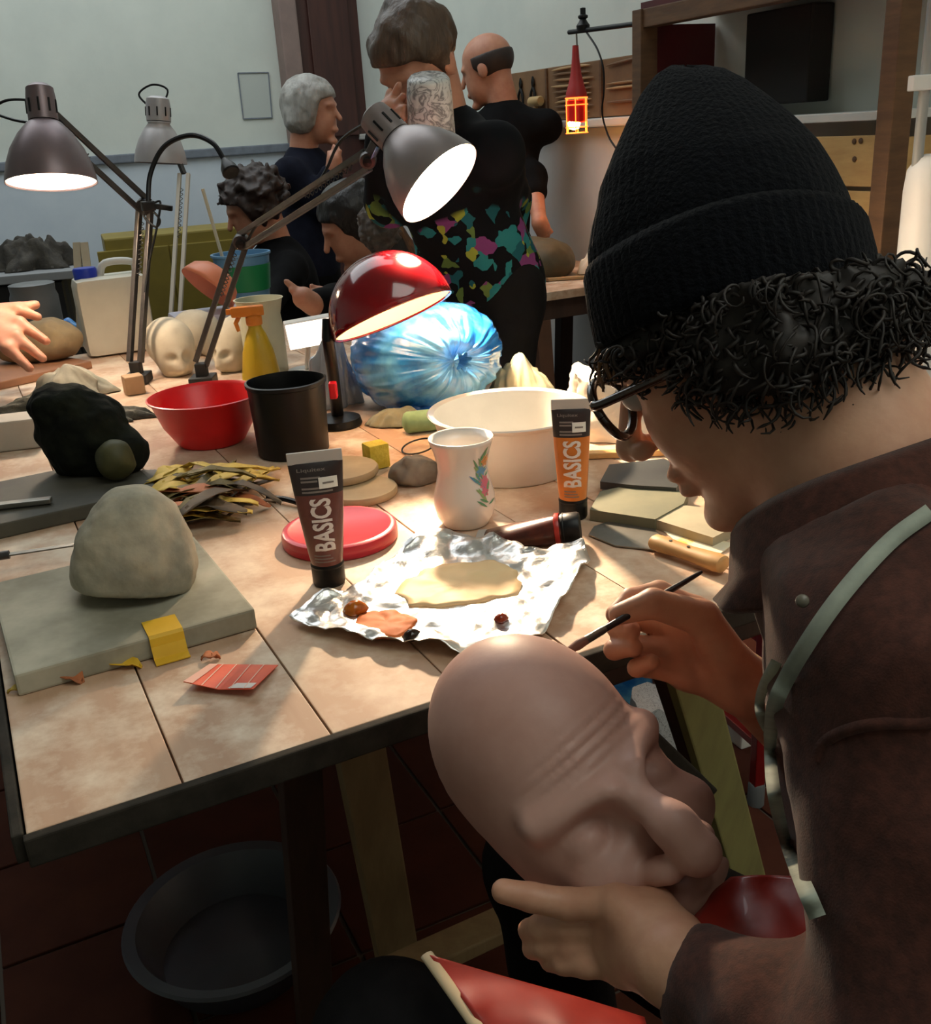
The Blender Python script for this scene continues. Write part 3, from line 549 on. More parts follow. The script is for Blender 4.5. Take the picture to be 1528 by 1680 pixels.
# ================================================================== LAMPS
m_silver = mat('dull silver lamp paint', (150, 140, 138), (138, 128, 128), rough=0.38, metal=0.55, scale=10)
m_inner = mat('white lamp interior', (245, 240, 232), rough=0.5)
m_arm = mat('grey lamp arm metal', (88, 84, 82), (70, 67, 66), rough=0.4, metal=0.6, scale=20)
def bulb_mat(name, col, e): return mat(name, col, rough=0.4, emit=col, es=e)
m_bulb = bulb_mat('lamp bulb glow', (255, 226, 190), 2900.0)
m_bulb2 = bulb_mat('left lamp bulb glow', (255, 232, 205), 300.0)
m_bulb3 = bulb_mat('red lamp bulb glow', (255, 214, 165), 38.0)
def lamp_head(t, oc, n, dia, H, sock, m_shade, bulb=None, br=0.028, slots=True):
    R = dia/2; M = fmat(oc, n)          # z = light direction, opening at z = 0, body at negative z
    k = H/0.12; prof = [(R, 0), (R*0.985, -0.012*k), (R*0.93, -0.035*k), (R*0.80, -0.066*k), (R*0.60, -0.095*k), (R*0.40, -0.115*k), (sock, -0.12*k)]
    mb = MB(); mb.lathe(prof+[(sock-0.002, -0.12*k), (R*0.39, -0.112*k), (R*0.585, -0.092*k), (R*0.785, -0.064*k), (R*0.915, -0.033*k), (R*0.97, -0.012*k), (R*0.985, 0), (R, 0)], 48, M); sh = mb.build('lamp_shade', m_shade, t, 'full')
    mb = MB(); mb.lathe([(R*0.968, -0.004), (R*0.955, -0.0135*k), (R*0.90, -0.034*k), (R*0.77, -0.063*k), (R*0.57, -0.091*k), (R*0.375, -0.109*k), (0, -0.111*k)], 48, M); mb.build('shade_lining', m_inner, sh, 'full')
    mb = MB(); mb.lathe([(sock*0.6, -0.121*k), (sock, -0.122*k), (sock, -0.165*k), (sock*0.92, -0.185*k), (sock*0.6, -0.192*k), (0, -0.193*k)], 32, M); so = mb.build('socket', m_shade, t, True)
    if slots:
        for i in range(9):
            a = 2*PI*i/9; mb = MB(); mb.box((sock*math.cos(a), sock*math.sin(a), -0.148*k), (0.004, 0.004, 0.026*k), (0, 0, a), 0.0008, M); mb.build('vent_slot', m_black, so)
    if bulb is not None:
        mb = MB(); mb.lathe([(0, 0.0-0.030*k), (br*0.6, -0.034*k), (br*0.95, -0.050*k), (br, -0.062*k), (br*0.8, -0.082*k), (br*0.45, -0.105*k), (0, -0.1105*k)], 24, M); mb.build('bulb', bulb, t, 'full')
    return np.array(M)[:3, :3]@V(0, 0, -0.155*k)+np.array(oc)
def rods(t, a, b, gap, r, m, name, n=2, side=None):
    a = np.array(a); b = np.array(b); s_ = nz(np.cross(b-a, side if side is not None else V(0, -1, 0.3)))
    for q in range(n):
        o_ = s_*gap*(q-(n-1)/2); mb = MB(); mb.bar(a+o_, b+o_, r*2, r*2, bev=r*0.3); mb.build(name, m, t)
    mid = a+(b-a)*0.12; mb = MB(); L = b-a   # spring
    mb.tube([a+L*(0.10+0.35*i/60)+s_*gap*0.15+0.0045*(math.cos(i*1.2)*s_+math.sin(i*1.2)*V(0, 1, 0)) for i in range(60)], 0.0011, 5); mb.build('spring', m_arm, t, True)
def joint(t, p, r, m, ax=(0, 1, 0.2)):
    mb = MB(); mb.lathe([(0, -0.014), (r, -0.014), (r*1.1, -0.010), (r*1.1, 0.010), (r, 0.014), (0, 0.014)], 20, fmat(p, ax)); j = mb.build('joint', m, t, True)
    mb = MB(); mb.lathe([(0, 0.014), (r*0.5, 0.014), (r*0.6, 0.024), (0, 0.026)], 12, fmat(p, -np.array(ax))); mb.build('knob', m_black, j, True)
def clamp(t, base, m):
    mb = MB(); b = np.array(base); mb.box(b+V(0, 0, 0.012), (0.055, 0.06, 0.022), None, 0.003); mb.box(b+V(0, 0, 0.035), (0.026, 0.026, 0.035), None, 0.003); mb.build('base', m, t)
def tocam(px, py): return -nz(ray(px, py))
def img(dx, dy): return dx*_rt-dy*_up
def imgp(px, py, dx, dy):          # image direction made square to the line of sight
    r = nz(ray(px, py)); v = img(dx, dy); return nz(v-np.dot(v, r)*r)
# ---- silver work lamp over the foil
oc = at(722, 302, 1.72); n = nz(0.375*tocam(722, 302)+0.927*imgp(722, 302, 0.70, 0.72)); base = onz(335, 632)
t = thing('desk_lamp', 'silver articulated desk lamp with its bright bell shade aimed at the foil', 'desk lamp', base)
sb = lamp_head(t, oc, n, 0.172, 0.115, 0.031, m_silver, m_bulb); elbow = at(396, 396, 2.18); hp = at(604, 262, 1.80)
rods(t, hp, elbow, 0.030, 0.0058, m_arm, 'upper_arm'); rods(t, elbow, base+V(0, 0, 0.05), 0.026, 0.0058, m_arm, 'lower_arm'); joint(t, elbow, 0.016, m_arm); joint(t, hp, 0.014, m_arm)
mb = MB(); mb.bar(hp, sb, 0.012, 0.02, bev=0.003); mb.build('head_bracket', m_arm, t); clamp(t, base, m_blackm)
mb = MB(); mb.tube(bez([sb+V(0, 0, 0.02), at(560, 230, 1.85), at(520, 300, 1.95), at(430, 360, 2.1), elbow+V(0.0, 0, -0.02)], 30), 0.003, 6); mb.build('cable', m_black, t, True)
# ---- left lamp
oc = at(85, 300, 2.10); n = nz(0.20*tocam(85, 300)+0.97*imgp(85, 300, 0.13, 0.99)); base = onz(228, 628)
t = thing('desk_lamp', 'lit desk lamp at the left edge with a mauve-silver shade facing down', 'desk lamp', base)
sb = lamp_head(t, oc, n, 0.186, 0.125, 0.030, mat('mauve silver lamp paint', (132, 116, 118), (120, 106, 110), rough=0.38, metal=0.5, scale=10), m_bulb2)
elbow = at(238, 338, 2.32); hp = at(72, 184, 2.12)
rods(t, hp, elbow, 0.030, 0.0058, m_arm, 'upper_arm'); rods(t, elbow, base+V(0, 0, 0.05), 0.026, 0.0062, m_arm, 'lower_arm'); joint(t, elbow, 0.018, m_blackm); joint(t, hp, 0.015, m_blackm); clamp(t, base, m_blackm)
mb = MB(); mb.tube(bez([hp+V(0, 0, 0.01), at(50, 165, 2.12), at(10, 165, 2.14), at(-12, 182, 2.15), at(20, 196, 2.13), at(55, 202, 2.12)], 36), 0.003, 6); mb.build('cable', m_black, t, True)
# wood block beside its clamp
# ---- far pale lamp, switched off
oc = at(264, 268, 3.0); base = onz(292, 556)
t = thing('desk_lamp', 'unlit pale grey desk lamp standing against the far wall with a cable loop on top', 'desk lamp', base)
m_plamp = mat('pale grey lamp paint', (176, 172, 172), (160, 156, 158), rough=0.4, metal=0.2, scale=8)
sb = lamp_head(t, oc, nz(imgp(264, 268, 0.05, 1)+0.03*tocam(264, 268)), 0.155, 0.118, 0.036, m_plamp, None)
mb = MB(); mb.bar(sb, at(302, 285, 2.98), 0.012, 0.012); mb.build('head_bracket', m_arm, t)
rods(t, at(302, 285, 2.98), base+V(0, 0, 0.05), 0.026, 0.0055, mat('pale arm paint', (196, 186, 170), rough=0.5), 'arm'); clamp(t, base, m_blackm)
mb = MB(); mb.tube(bez([at(248, 178, 3.0), at(228, 155, 3.0), at(250, 139, 3.0), at(275, 148, 3.0), at(264, 178, 3.0)], 32), 0.0032, 6); mb.build('cable', m_black, t, True)
# ---- black gooseneck clip lamp
t = thing('clip_lamp', 'small black gooseneck lamp clipped to the elbow of the left lamp', 'clip lamp', at(243, 335, 2.28))
mb = MB(); mb.tube(bez([at(243, 335, 2.26), at(247, 285, 2.26), at(270, 240, 2.25), at(312, 222, 2.24), at(348, 234, 2.22), at(368, 262, 2.21)], 40), 0.0058, 8); mb.build('gooseneck', m_black, t, True)
e = at(368, 262, 2.21); d = nz(at(384, 292, 2.19)-e); mb = MB(); mb.lathe([(0, 0), (0.007, 0), (0.010, 0.008), (0.018, 0.026), (0.020, 0.040), (0.017, 0.043), (0, 0.041)], 20, fmat(e, d)); mb.build('lamp_head', m_black, t, True)
mb = MB(); q = at(243, 338, 2.27); mb.box(q, (0.030, 0.03, 0.022), (0, 0, 0.4), 0.003); mb.box(q+V(0.03, 0, -0.004), (0.05, 0.012, 0.012), (0, 0.2, 0), 0.002); mb.build('clip', m_black, t)
mb = MB(); mb.tube(bez([q, at(262, 360, 2.27), at(255, 372, 2.28), at(236, 352, 2.29), at(262, 330, 2.27), at(258, 370, 2.28), at(245, 430, 2.3), at(238, 480, 2.3)], 50), 0.0026, 6); mb.build('cable', m_black, t, True)
# ---- red dome lamp
RDEP = 1.72; cc = at(645, 519, RDEP); Rr = S(105, RDEP); n = nz(0.13*tocam(645, 519)+0.99*imgp(645, 519, 0.39, 0.92)); base = onz(556, 698)
t = thing('desk_lamp', 'glossy dark red dome desk lamp on a black post above the blue bag', 'desk lamp', base)
m_redg = mat('glossy dark red enamel', (118, 9, 18), rough=0.14, coat=0.6)
pr = [(Rr*math.sin(a), -Rr*math.cos(a)) for a in np.linspace(0.0, PI/2, 20)]; pi_ = [(0.97*Rr*math.sin(a), -0.97*Rr*math.cos(a)) for a in np.linspace(PI/2, 0.0, 20)]
M = fmat(cc, n); mb = MB(); mb.lathe(pr+[(Rr*0.985, 0.002)]+pi_, 64, M); sh = mb.build('lamp_shade', m_redg, t, 'full')
mb = MB(); mb.lathe([(0.955*Rr*math.sin(a), -0.955*Rr*math.cos(a)) for a in np.linspace(0.05, PI/2-0.02, 18)], 56, M); mb.build('shade_lining', mat('cream lamp lining', (244, 226, 196), rough=0.45), sh, 'full')
mb = MB(); mb.lathe([(0, -0.030), (0.018, -0.034), (0.026, -0.050), (0.024, -0.068), (0.014, -0.085), (0, -0.105)], 24, M); mb.build('bulb', m_bulb3, t, 'full')
tp = cc+np.array(M)[:3, :3]@V(0, 0, -0.02)+nz(at(540, 555, RDEP)-cc)*Rr
mb = MB(); mb.tube([tp+img(0, -0.012), tp+img(0.0, 0.02), tp+(base+V(0, 0, 0.02)-tp)*0.5, base+V(0, 0, 0.02)], [0.010, 0.011, 0.011, 0.012], 16); mb.build('post', m_black, t, True)
mb = MB(); mb.lathe([(0, 0), (0.044, 0), (0.046, 0.004), (0.043, 0.016), (0.02, 0.022), (0, 0.022)], 40, Matrix.Translation(Vector(base))); mb.build('base', m_black, t, True)
mb = MB(); mb.box(at(547, 640, RDEP+0.06), (0.014, 0.02, 0.03), None, 0.003); mb.build('switch', mat('red switch', (196, 24, 40), rough=0.3), t)
# ---- white rectangle of unclear kind behind it, built as a glowing panel on a stand
t = thing('desk_lamp', 'small rectangular white panel glowing left of the red dome', 'desk lamp', onz(505, 612))
q = at(508, 548, 2.12); xa = nz(img(1, -0.12)); za = nz(tocam(508, 548)+img(0.1, 0.5)); Mq = fmat(q, za, xa)
mb = MB(); mb.box((0, 0, -0.012), (0.100, 0.062, 0.020), None, 0.003, Mq); mb.build('lamp_head', m_wplast, t)
mb = MB(); mb.box((0, 0, 0.0), (0.094, 0.056, 0.006), None, 0.001, Mq); mb.build('light_panel', mat('glowing panel', (255, 242, 228), rough=0.5, emit=(255, 238, 220), es=2.2), t)
mb = MB(); mb.tube([q-za*0.02, onz(505, 612)+V(0, 0, 0.01)], 0.006, 10); mb.lathe([(0, 0), (0.045, 0), (0.045, 0.010), (0, 0.012)], 30, Matrix.Translation(Vector(onz(505, 612)))); mb.build('stand', m_wplast, t, True)
# ================================================================== BAGS
kn = at(768, 572, 1.86); bc = at(700, 585, 1.98); axk = nz(V(0.42, -0.85, 0.10)); X1 = nz(np.cross(V(0, 0, 1), axk)); Y1 = np.cross(axk, X1)
rsd = np.random.RandomState(5); fa = [(rsd.randint(11, 64), rsd.uniform(0, 6.28), rsd.uniform(0.3, 1)) for _ in range(14)]
def bagpt(a, b):
    ph = PI*a; th_ = 2*PI*b; fold = sum(k*math.sin(fr*th_+o_) for fr, o_, k in fa)/5.0
    near = math.exp(-ph*1.9); cre = abs(noise(V(math.cos(th_)*4.2, math.sin(th_)*4.2, ph*0.9), 12))+0.6*abs(noise(V(math.cos(th_)*11, math.sin(th_)*11, ph*1.6), 15)); rad = 1-0.10*(cre-0.35)*math.exp(-ph*0.8)*min(1, ph*2.0)+0.008*fold*near*min(1, ph*2.5)+0.055*noise(V(math.cos(th_)*2.6*math.sin(ph), math.sin(th_)*2.6*math.sin(ph), ph*2.4), 3)+0.035*abs(noise(V(math.cos(th_)*7, math.sin(th_)*7, ph*2.0), 6))*math.sin(ph)
    sx, sy, sz = 0.150, 0.112, 0.150
    d = X1*math.sin(ph)*math.cos(th_)*sx*rad+Y1*math.sin(ph)*math.sin(th_)*sy*rad
    al = math.cos(ph)*sz*rad-0.022*math.exp(-(ph/0.22)**2)+0.01*math.exp(-(ph/0.07)**2)
    p = bc+d+axk*al; p[2] = max(p[2], TZ+0.002+0.004*abs(noise(V(p[0]*40, p[1]*40, 1)))); return p
vs, fs = crumple(bagpt, 70, 220, True)
def film_mat(name, c, c2, rough=0.22, tr=0.35, alpha=1.0):
    m = mat(name, c, c2, rough=rough, scale=9, coat=0.4, lo=0.42, hi=0.62, bump=0.6, bscale=22); return m
m_bluebag = film_mat('blue plastic film', (34, 116, 200), (100, 168, 222))
BAG = thing('plastic_bag', 'large blue plastic bag gathered around a lump of clay', 'plastic bag', V(bc[0], bc[1], TZ))
mb = MB(); mb.add(vs, fs); mb.build('film', m_bluebag, BAG, 'full')
mb = MB(); kp = bc+axk*0.134
mb.add(*crumple(lambda a, b: kp+axk*0.030*a+(X1*math.cos(2*PI*b)+Y1*math.sin(2*PI*b))*(0.006+0.010*a*(1+0.4*math.sin(14*PI*b))), 6, 48, True)); mb.build('gathered_knot', m_bluebag, BAG, 'full')
def drape(center, rx, ry, h, m, name, label, cat, seed=0, nu=18, nv=60, fold=0.25, z0=TZ, top=0.5, group=None, rot=0.0):
    cs, sn = math.cos(rot), math.sin(rot)
    def fp(a, b):
        th_ = 2*PI*b; k = 1+fold*noise(V(math.cos(th_)*3, math.sin(th_)*3, a*2+seed), seed)+fold*0.5*noise(V(math.cos(th_)*9, math.sin(th_)*9, a*5), seed+3)
        x, y = rx*a*k*math.cos(th_), ry*a*k*math.sin(th_); hz = h*max(0.0, (1-a**2.2))*(1+0.35*noise(V(x*40, y*40, seed), 2))
        return (center[0]+cs*x-sn*y, center[1]+sn*x+cs*y, z0+0.002+hz+(0.004*abs(noise(V(x*60, y*60, 2))) if a > 0.85 else 0))
    vs, fs = crumple(fp, nu, nv, True); mb = MB(); thick_sheet(mb, vs, fs, 0.0015); return single(mb.build(name, m, None, 'full'), label, cat, group)
drape(onz(655, 695), 0.055, 0.03, 0.032, mat('dull cloth', (150, 148, 124), (120, 124, 110), rough=0.8, scale=20), 'cloth', 'crumpled dull cloth lying in front of the blue bag', 'cloth', 2)
drape(onz(858, 648), 0.065, 0.045, 0.075, mat('olive white cloth', (176, 170, 140), (150, 146, 118), rough=0.85, scale=14), 'cloth', 'olive-white cloth heaped at the right of the blue bag', 'cloth', 5)
drape(onz(700, 684), 0.075, 0.028, 0.03, mat('deep blue film', (28, 84, 170), (50, 110, 190), rough=0.25, scale=12, coat=0.4), 'plastic_bag', 'flat deep blue plastic film under the front of the gathered bag', 'plastic bag', 8)
m_clear = mat('clear plastic film', (210, 214, 218), rough=0.12, trans=0.55, spec=0.8, scale=20, bump=0.8, bscale=45, coat=0.6)
drape(onz(552, 664), 0.052, 0.040, 0.150, m_clear, 'plastic_bag', 'clear crinkled plastic wrapping behind the post of the red lamp', 'plastic bag', 11, 26, 80, 0.35)
drape(onz(120, 562), 0.07, 0.05, 0.075, mat('bright blue film', (24, 130, 220), (80, 170, 235), rough=0.25, scale=20, coat=0.4), 'plastic_bag', 'small bright blue plastic bag behind the clay lump at left', 'plastic bag', 14)
# ================================================================== LEFT PART OF THE TABLE
m_board = mat('grey clay-stained board', (184, 178, 158), (136, 132, 114), rough=0.8, scale=7, bump=0.15)
m_bedge = m_board
def board(name, nl, nr, depth_, th, m, label, z0=TZ, cat='board'):
    a = onz(*nl, z0+th); b = onz(*nr, z0+th); d = nz(b-a); p = V(-d[1], d[0], 0); P = [a, b, b+p*depth_, a+p*depth_]
    c = np.mean(P, 0); L = float(np.linalg.norm(b-a)); M = fmat(V(c[0], c[1], z0+th/2), V(0, 0, 1), d); mb = MB(); mb.box((0, 0, 0), (L, depth_, th-0.0006), None, 0.003, M)
    return single(mb.build(name, m), label, cat)
board('modelling_board', (22, 1108), (418, 998), 0.27, 0.026, m_board, 'thick grey modelling board under the domed clay form')
board('modelling_board', (-40, 868), (262, 800), 0.22, 0.024, mat('dark wet board', (84, 80, 68), (66, 64, 56), rough=0.7, scale=9, bump=0.15), 'dark stained modelling board behind the grey one')
# domed clay head
c = onz(222, 985, TZ+0.026); c = c+V(0, 0.034, 0.030)
def dome_f(p):
    d = smin(ell(p, c+V(0.0, 0, 0.02), (0.066, 0.060, 0.070)), ell(p, c+V(-0.012, 0.005, -0.01), (0.070, 0.062, 0.055)), 0.03)
    d = smin(d, ell(p, c+V(0.01, 0.0, 0.068), (0.025, 0.028, 0.026)), 0.04)
    d = d-0.0035*fbm(p*28, 3, 2).astype(np.float32)
    ang = (p-(c+V(0, 0, -0.030)))@np.array(nz(V(0.12, 0.25, 1)), np.float32)
    return np.maximum(d, -ang)
m_clay = mat('drying grey clay', (190, 178, 154), (138, 136, 122), rough=0.85, scale=13, bump=0.35, bscale=60)
o = organic('clay_dome', dome_f, c-V(.09, .09, .08), c+V(.09, .09, .14), 0.003, m_clay); single(o, 'domed grey clay form standing on the grey board', 'clay form')
# yellow tag over the board edge
e1 = onz(244, 1047, TZ+0.026); e2 = onz(300, 1032, TZ+0.026); dd = nz(e2-e1); out = V(dd[1], -dd[0], 0); w_ = float(np.linalg.norm(e2-e1)); cm = (e1+e2)/2; mb = MB()
prof = [(-0.040, 0.0016), (-0.012, 0.0018), (0.0, 0.0022), (0.003, -0.001), (0.0045, -0.010), (0.010, -0.022), (0.020, -0.0245)]
vs = []
for (o_, z) in prof:
    for s_ in (-1, 1): q = cm+dd*s_*w_/2+out*o_; vs.append((q[0], q[1], TZ+0.026+z))
fs = [(2*i, 2*i+1, 2*i+3, 2*i+2) for i in range(len(prof)-1)]; thick_sheet(mb, vs, fs, 0.0012); single(mb.build('sticky_note', mat('yellow paper', (232, 186, 44), (222, 172, 36), rough=0.6, scale=15)), 'yellow paper tag folded over the edge of the grey board', 'paper tag')
# red printed card
P = [onz(x, y) for x, y in ((304, 1134), (345, 1093), (457, 1094), (418, 1146))]; rc_ = thing('printed_card', 'orange-red printed card with thin pale lines near the table edge', 'card', np.mean(P, 0))
mb = MB(); bl4 = lambda s_, t_: (P[0]*(1-s_)+P[3]*s_)*(1-t_)+(P[1]*(1-s_)+P[2]*s_)*t_
vs, fs = crumple(lambda a, b: tuple(bl4(a, b)+V(0, 0, 0.0025+0.008*(1-b)*abs(a-0.5)*1.2+0.004*(1-b))), 12, 8); thick_sheet(mb, vs, fs, 0.0008); mb.build('card_sheet', mat('orange red print', (232, 92, 46), (216, 76, 38), rough=0.45, scale=20), rc_)
def cardq(a, b): q = bl4(a, b)+V(0, 0, 0.0025+0.008*(1-b)*abs(a-0.5)*1.2+0.004*(1-b)+0.0006); return tuple(q)
m_pl = mat('pale card line', (236, 190, 168), rough=0.5)
for a0 in (0.2, 0.4, 0.6, 0.8):
    mb = MB(); mb.add([cardq(a0+0.06*(1-b)-0.008, b) for b in (0.0, .25, .5, .75, 1)]+[cardq(a0+0.06*(1-b)+0.008, b) for b in (0, .25, .5, .75, 1)], [(i, i+1, 6+i, 5+i) for i in range(4)]); mb.build('printed_line', m_pl, rc_)
mb = MB(); mb.add([cardq(0.0, b) for b in (0, .33, .66, 1)]+[cardq(0.13, b) for b in (0, .33, .66, 1)], [(i, i+1, 5+i, 4+i) for i in range(3)]); mb.build('pale_margin', mat('pale pink print', (232, 176, 156), rough=0.5), rc_)
mb = MB(); mb.add([cardq(a, 0.02) for a in (.62, .72, .85, .96)]+[cardq(a, 0.22) for a in (.68, .76, .86, .97)], [(i, i+1, 5+i, 4+i) for i in range(3)]); mb.build('pale_patch', mat('grey white print', (224, 214, 208), rough=0.5), rc_)
def leaf(pts, m, name, label=None, cat=None, par=None, z=TZ, arch=0.012, wmax=0.012, seed=0):
    a = np.array(pts[0]); b = np.array(pts[1]); d = b-a; L = np.linalg.norm(d[:2]); s_ = V(-d[1], d[0], 0)/max(L, 1e-6); vs = []; n_ = 9
    for i in range(n_):
        t_ = i/(n_-1); c_ = a+d*t_+V(0, 0, arch*math.sin(PI*t_)+0.002*noise(V(t_*6, seed, 0))); wv = wmax*math.sin(PI*(0.06+0.88*t_))**0.7*(1+0.2*noise(V(t_*5, seed, 3)))
        for j in (-1, 0, 1): vs.append(tuple(c_+s_*wv*j+V(0, 0, 0.004*(abs(j)-0.5)+0.002*noise(V(t_*8, j, seed)))))
    fs = [(3*i+j, 3*i+j+1, 3*i+4+j, 3*i+3+j) for i in range(n_-1) for j in (0, 1)]; mb = MB(); thick_sheet(mb, vs, fs, 0.0009)
    o = mb.build(name, m, par, 'full'); return single(o, label, cat) if label else o
m_lf = [mat('dry leaf ochre', (220, 188, 84), (186, 152, 64), rough=0.7, scale=25), mat('dry leaf olive', (126, 108, 52), (92, 80, 42), rough=0.7, scale=25), mat('dry leaf rust', (188, 112, 66), (160, 92, 56), rough=0.7, scale=25), mat('dry leaf dark', (88, 66, 40), (64, 50, 32), rough=0.7, scale=25)]
leaf([onz(168, 1094)+V(0, 0, .003), onz(232, 1096)+V(0, 0, .003)], mat('yellow leaf', (226, 178, 44), rough=0.6), 'leaf', 'small yellow leaf lying in front of the grey board', 'leaf', arch=0.006, wmax=0.009)
leaf([onz(90, 1108)+V(0, 0, .003), onz(134, 1122)+V(0, 0, .003)], m_lf[2], 'leaf', 'rust-coloured leaf scrap at the corner of the grey board', 'leaf', arch=0.008, wmax=0.012)
leaf([onz(12, 1138)+V(0, 0, .003), onz(62, 1132)+V(0, 0, .003)], m_lf[0], 'leaf', 'thin ochre leaf at the far left front of the table', 'leaf', arch=0.003, wmax=0.004)
leaf([onz(330, 1083)+V(0, 0, .003), onz(362, 1080)+V(0, 0, .003)], m_lf[2], 'leaf', 'tiny pale orange leaf just behind the red card', 'leaf', arch=0.003, wmax=0.005)
bn = thing('leaf_bundle', 'heap of dry yellow and rust leaves in the middle of the table', 'leaf bundle', onz(345, 850)); rl_ = random.Random(11)
for k in range(46):
    cx = 345+rl_.uniform(-78, 70); cy = 832+rl_.uniform(-36, 36)-(cx-345)*0.05; a_ = rl_.gauss(-0.22, 0.25); L = rl_.uniform(38, 78); zz = 0.004+0.030*rl_.random()*(1-abs(cx-345)/110)
    a = onz(cx-L*math.cos(a_), cy-L*math.sin(a_)*0.8)+V(0, 0, zz); b = onz(cx+L*math.cos(a_), cy+L*math.sin(a_)*0.8)+V(0, 0, zz+rl_.uniform(0, 0.01))
    leaf([a, b], m_lf[0 if cy < 815 and rl_.random() < 0.6 else (2 if cy > 835 and rl_.random() < 0.55 else rl_.choice((0, 1, 3)))], 'leaf', par=bn, arch=rl_.uniform(0.004, 0.022), wmax=rl_.uniform(0.008, 0.018), seed=k)
# dark lump with an olive ball, on the dark board
m_dark = mat('black green wet clay', (30, 32, 22), (14, 16, 12), rough=0.95, spec=0.15, scale=22, bump=0.6, bscale=60)
c = onz(135, 790, TZ+0.024)+V(-0.01, 0.07, 0.06); D0 = TZ+0.0245
o = organic('wrapped_lump', lambda p: np.maximum(union([ell(p, c, (0.075, 0.065, 0.075)), ell(p, c+V(0.055, -0.02, -0.028), (0.050, 0.048, 0.042)), ell(p, c+V(-0.03, 0.0, 0.055), (0.05, 0.05, 0.03))], 0.02)-0.006*fbm(p*30, 3, 1).astype(np.float32), D0-p[..., 2]), c-V(.12, .11, .09), c+V(.13, .11, .13), 0.0035, m_dark)
single(o, 'dark wet clay lump on the dark board at left', 'clay lump')
c = onz(188, 796, TZ+0.024)+V(0.0, 0.025, 0.034)
o = organic('clay_ball', lambda p: np.maximum(ell(p, c, (0.030, 0.030, 0.034))-0.002*fbm(p*40, 2, 1).astype(np.float32), D0-p[..., 2]), c-.045, c+.045, 0.003, mat('olive clay', (72, 70, 34), (54, 54, 28), rough=0.6, scale=20)); single(o, 'olive clay ball against the dark wet lump', 'clay ball')
drape(onz(90, 690), 0.20, 0.055, 0.045, mat('dark tangled net', (44, 44, 36), (66, 62, 48), rough=0.8, scale=40, bump=0.5), 'net', 'dark tangled netting lying at the left of the table', 'net', 21, 24, 90, 0.35)
drape(onz(118, 650), 0.095, 0.05, 0.055, mat('pale gauze', (158, 152, 134), (136, 134, 122), rough=0.8, scale=30), 'gauze', 'pale gauze cloth draped behind the dark netting', 'cloth', 25, 20, 70, 0.3)
drape(onz(258, 790), 0.085, 0.05, 0.014, mat('grey paper', (126, 122, 116), (108, 104, 100), rough=0.75, scale=14), 'paper_sheet', 'crumpled grey paper between dark clay lump and dry leaves', 'paper', 28, 12, 50, 0.2)
mb = MB(); p = onz(25, 740); mb.box(p+V(-0.02, 0.03, 0.030), (0.13, 0.07, 0.058), (0, 0, 0.2), 0.004); single(mb.build('carton', mat('white carton', (196, 186, 172), (184, 174, 160), rough=0.7, scale=10)), 'small white carton at the left edge behind the dark board', 'carton')
mb = MB(); a = onz(-20, 838, TZ+0.024)+V(0, 0, 0.006); b = onz(86, 826, TZ+0.024)+V(0, 0, 0.006); mb.bar(a, b, 0.016, 0.008, bev=0.002); single(mb.build('steel_tool', m_steel), 'flat steel modelling tool lying on the dark board', 'tool')
kt = thing('knife', 'long thin steel knife lying across the grey board at the left edge', 'knife', onz(40, 908))
a = onz(-30, 920, TZ+0.026)+V(0, 0, 0.003); b = onz(122, 897, TZ+0.026)+V(0, 0, 0.003); mb = MB(); mb.bar(a+(b-a)*0.3, b, 0.010, 0.0022, bev=0.0006); mb.build('blade', m_steel, kt)
mb = MB(); mb.tube([a-(b-a)*0.25, a+(b-a)*0.3], 0.0058, 10); mb.build('handle', m_arm, kt, True)
# wooden board with the clay that the hands work on
board('modelling_board', (-60, 640), (150, 592), 0.28, 0.020, mat('reddish wood board', (150, 104, 74), (130, 90, 64), rough=0.6, scale=8), 'reddish wooden board under the clay at the far left')
c = onz(92, 592, TZ+0.021)+V(-0.02, 0.03, 0.050); o = organic('clay_lump', lambda p: np.maximum(union([ell(p, c, (0.085, 0.07, 0.055)), ell(p, c+V(-0.07, 0, -.01), (0.07, 0.06, 0.045))], 0.03)-0.004*fbm(p*25, 3, 6).astype(np.float32), TZ+0.0205-p[..., 2]), c-V(.19, .12, .08), c+V(.13, .12, .08), 0.004, mat('sandy clay', (150, 128, 92), (128, 108, 80), rough=0.8, scale=16, bump=0.2)); single(o, 'sandy clay lump being kneaded at the left edge', 'clay lump')
# plaster heads
m_plaster = mat('plaster', (206, 194, 170), (186, 172, 148), rough=0.75, scale=16, bump=0.1)
def plaster_head(px, rz, s_, label, seed):
    p0 = onz(*px); c = p0+V(0, 0.055*s_, 0.062*s_); R = np.array(Euler((0.25, 0.0, rz)).to_matrix())
    def fn(P):
        q = (P-c.astype(np.float32))@R.astype(np.float32)/s_
        d = union([ell(q, (0, 0.02, 0.012), (0.062, 0.078, 0.062)), ell(q, (0, -0.035, -0.020), (0.045, 0.040, 0.048)), caps(q, (0, -0.070, 0.004), (0, -0.082, -0.018), 0.006, 0.011)], 0.025)
        for sx in (-1, 1): d = smax(d, -ell(q, (sx*0.022, -0.072, 0.006), (0.016, 0.016, 0.012)), 0.008)
        return np.maximum(d*s_, TZ+0.0005-P[..., 2])
    return single(organic('plaster_head', fn, c-0.12*s_, c+0.12*s_, 0.0036, m_plaster), label, 'plaster head', 'plaster heads')
plaster_head((280, 620), 0.5, 0.95, 'pale plaster head lying beside the clamp of the left lamp', 1); plaster_head((386, 612), -0.5, 0.92, 'pale plaster head lying behind the yellow spray bottle', 2)
plaster_head((332, 588), 1.4, 0.85, 'pale plaster head lying farthest back among the plaster heads', 3)
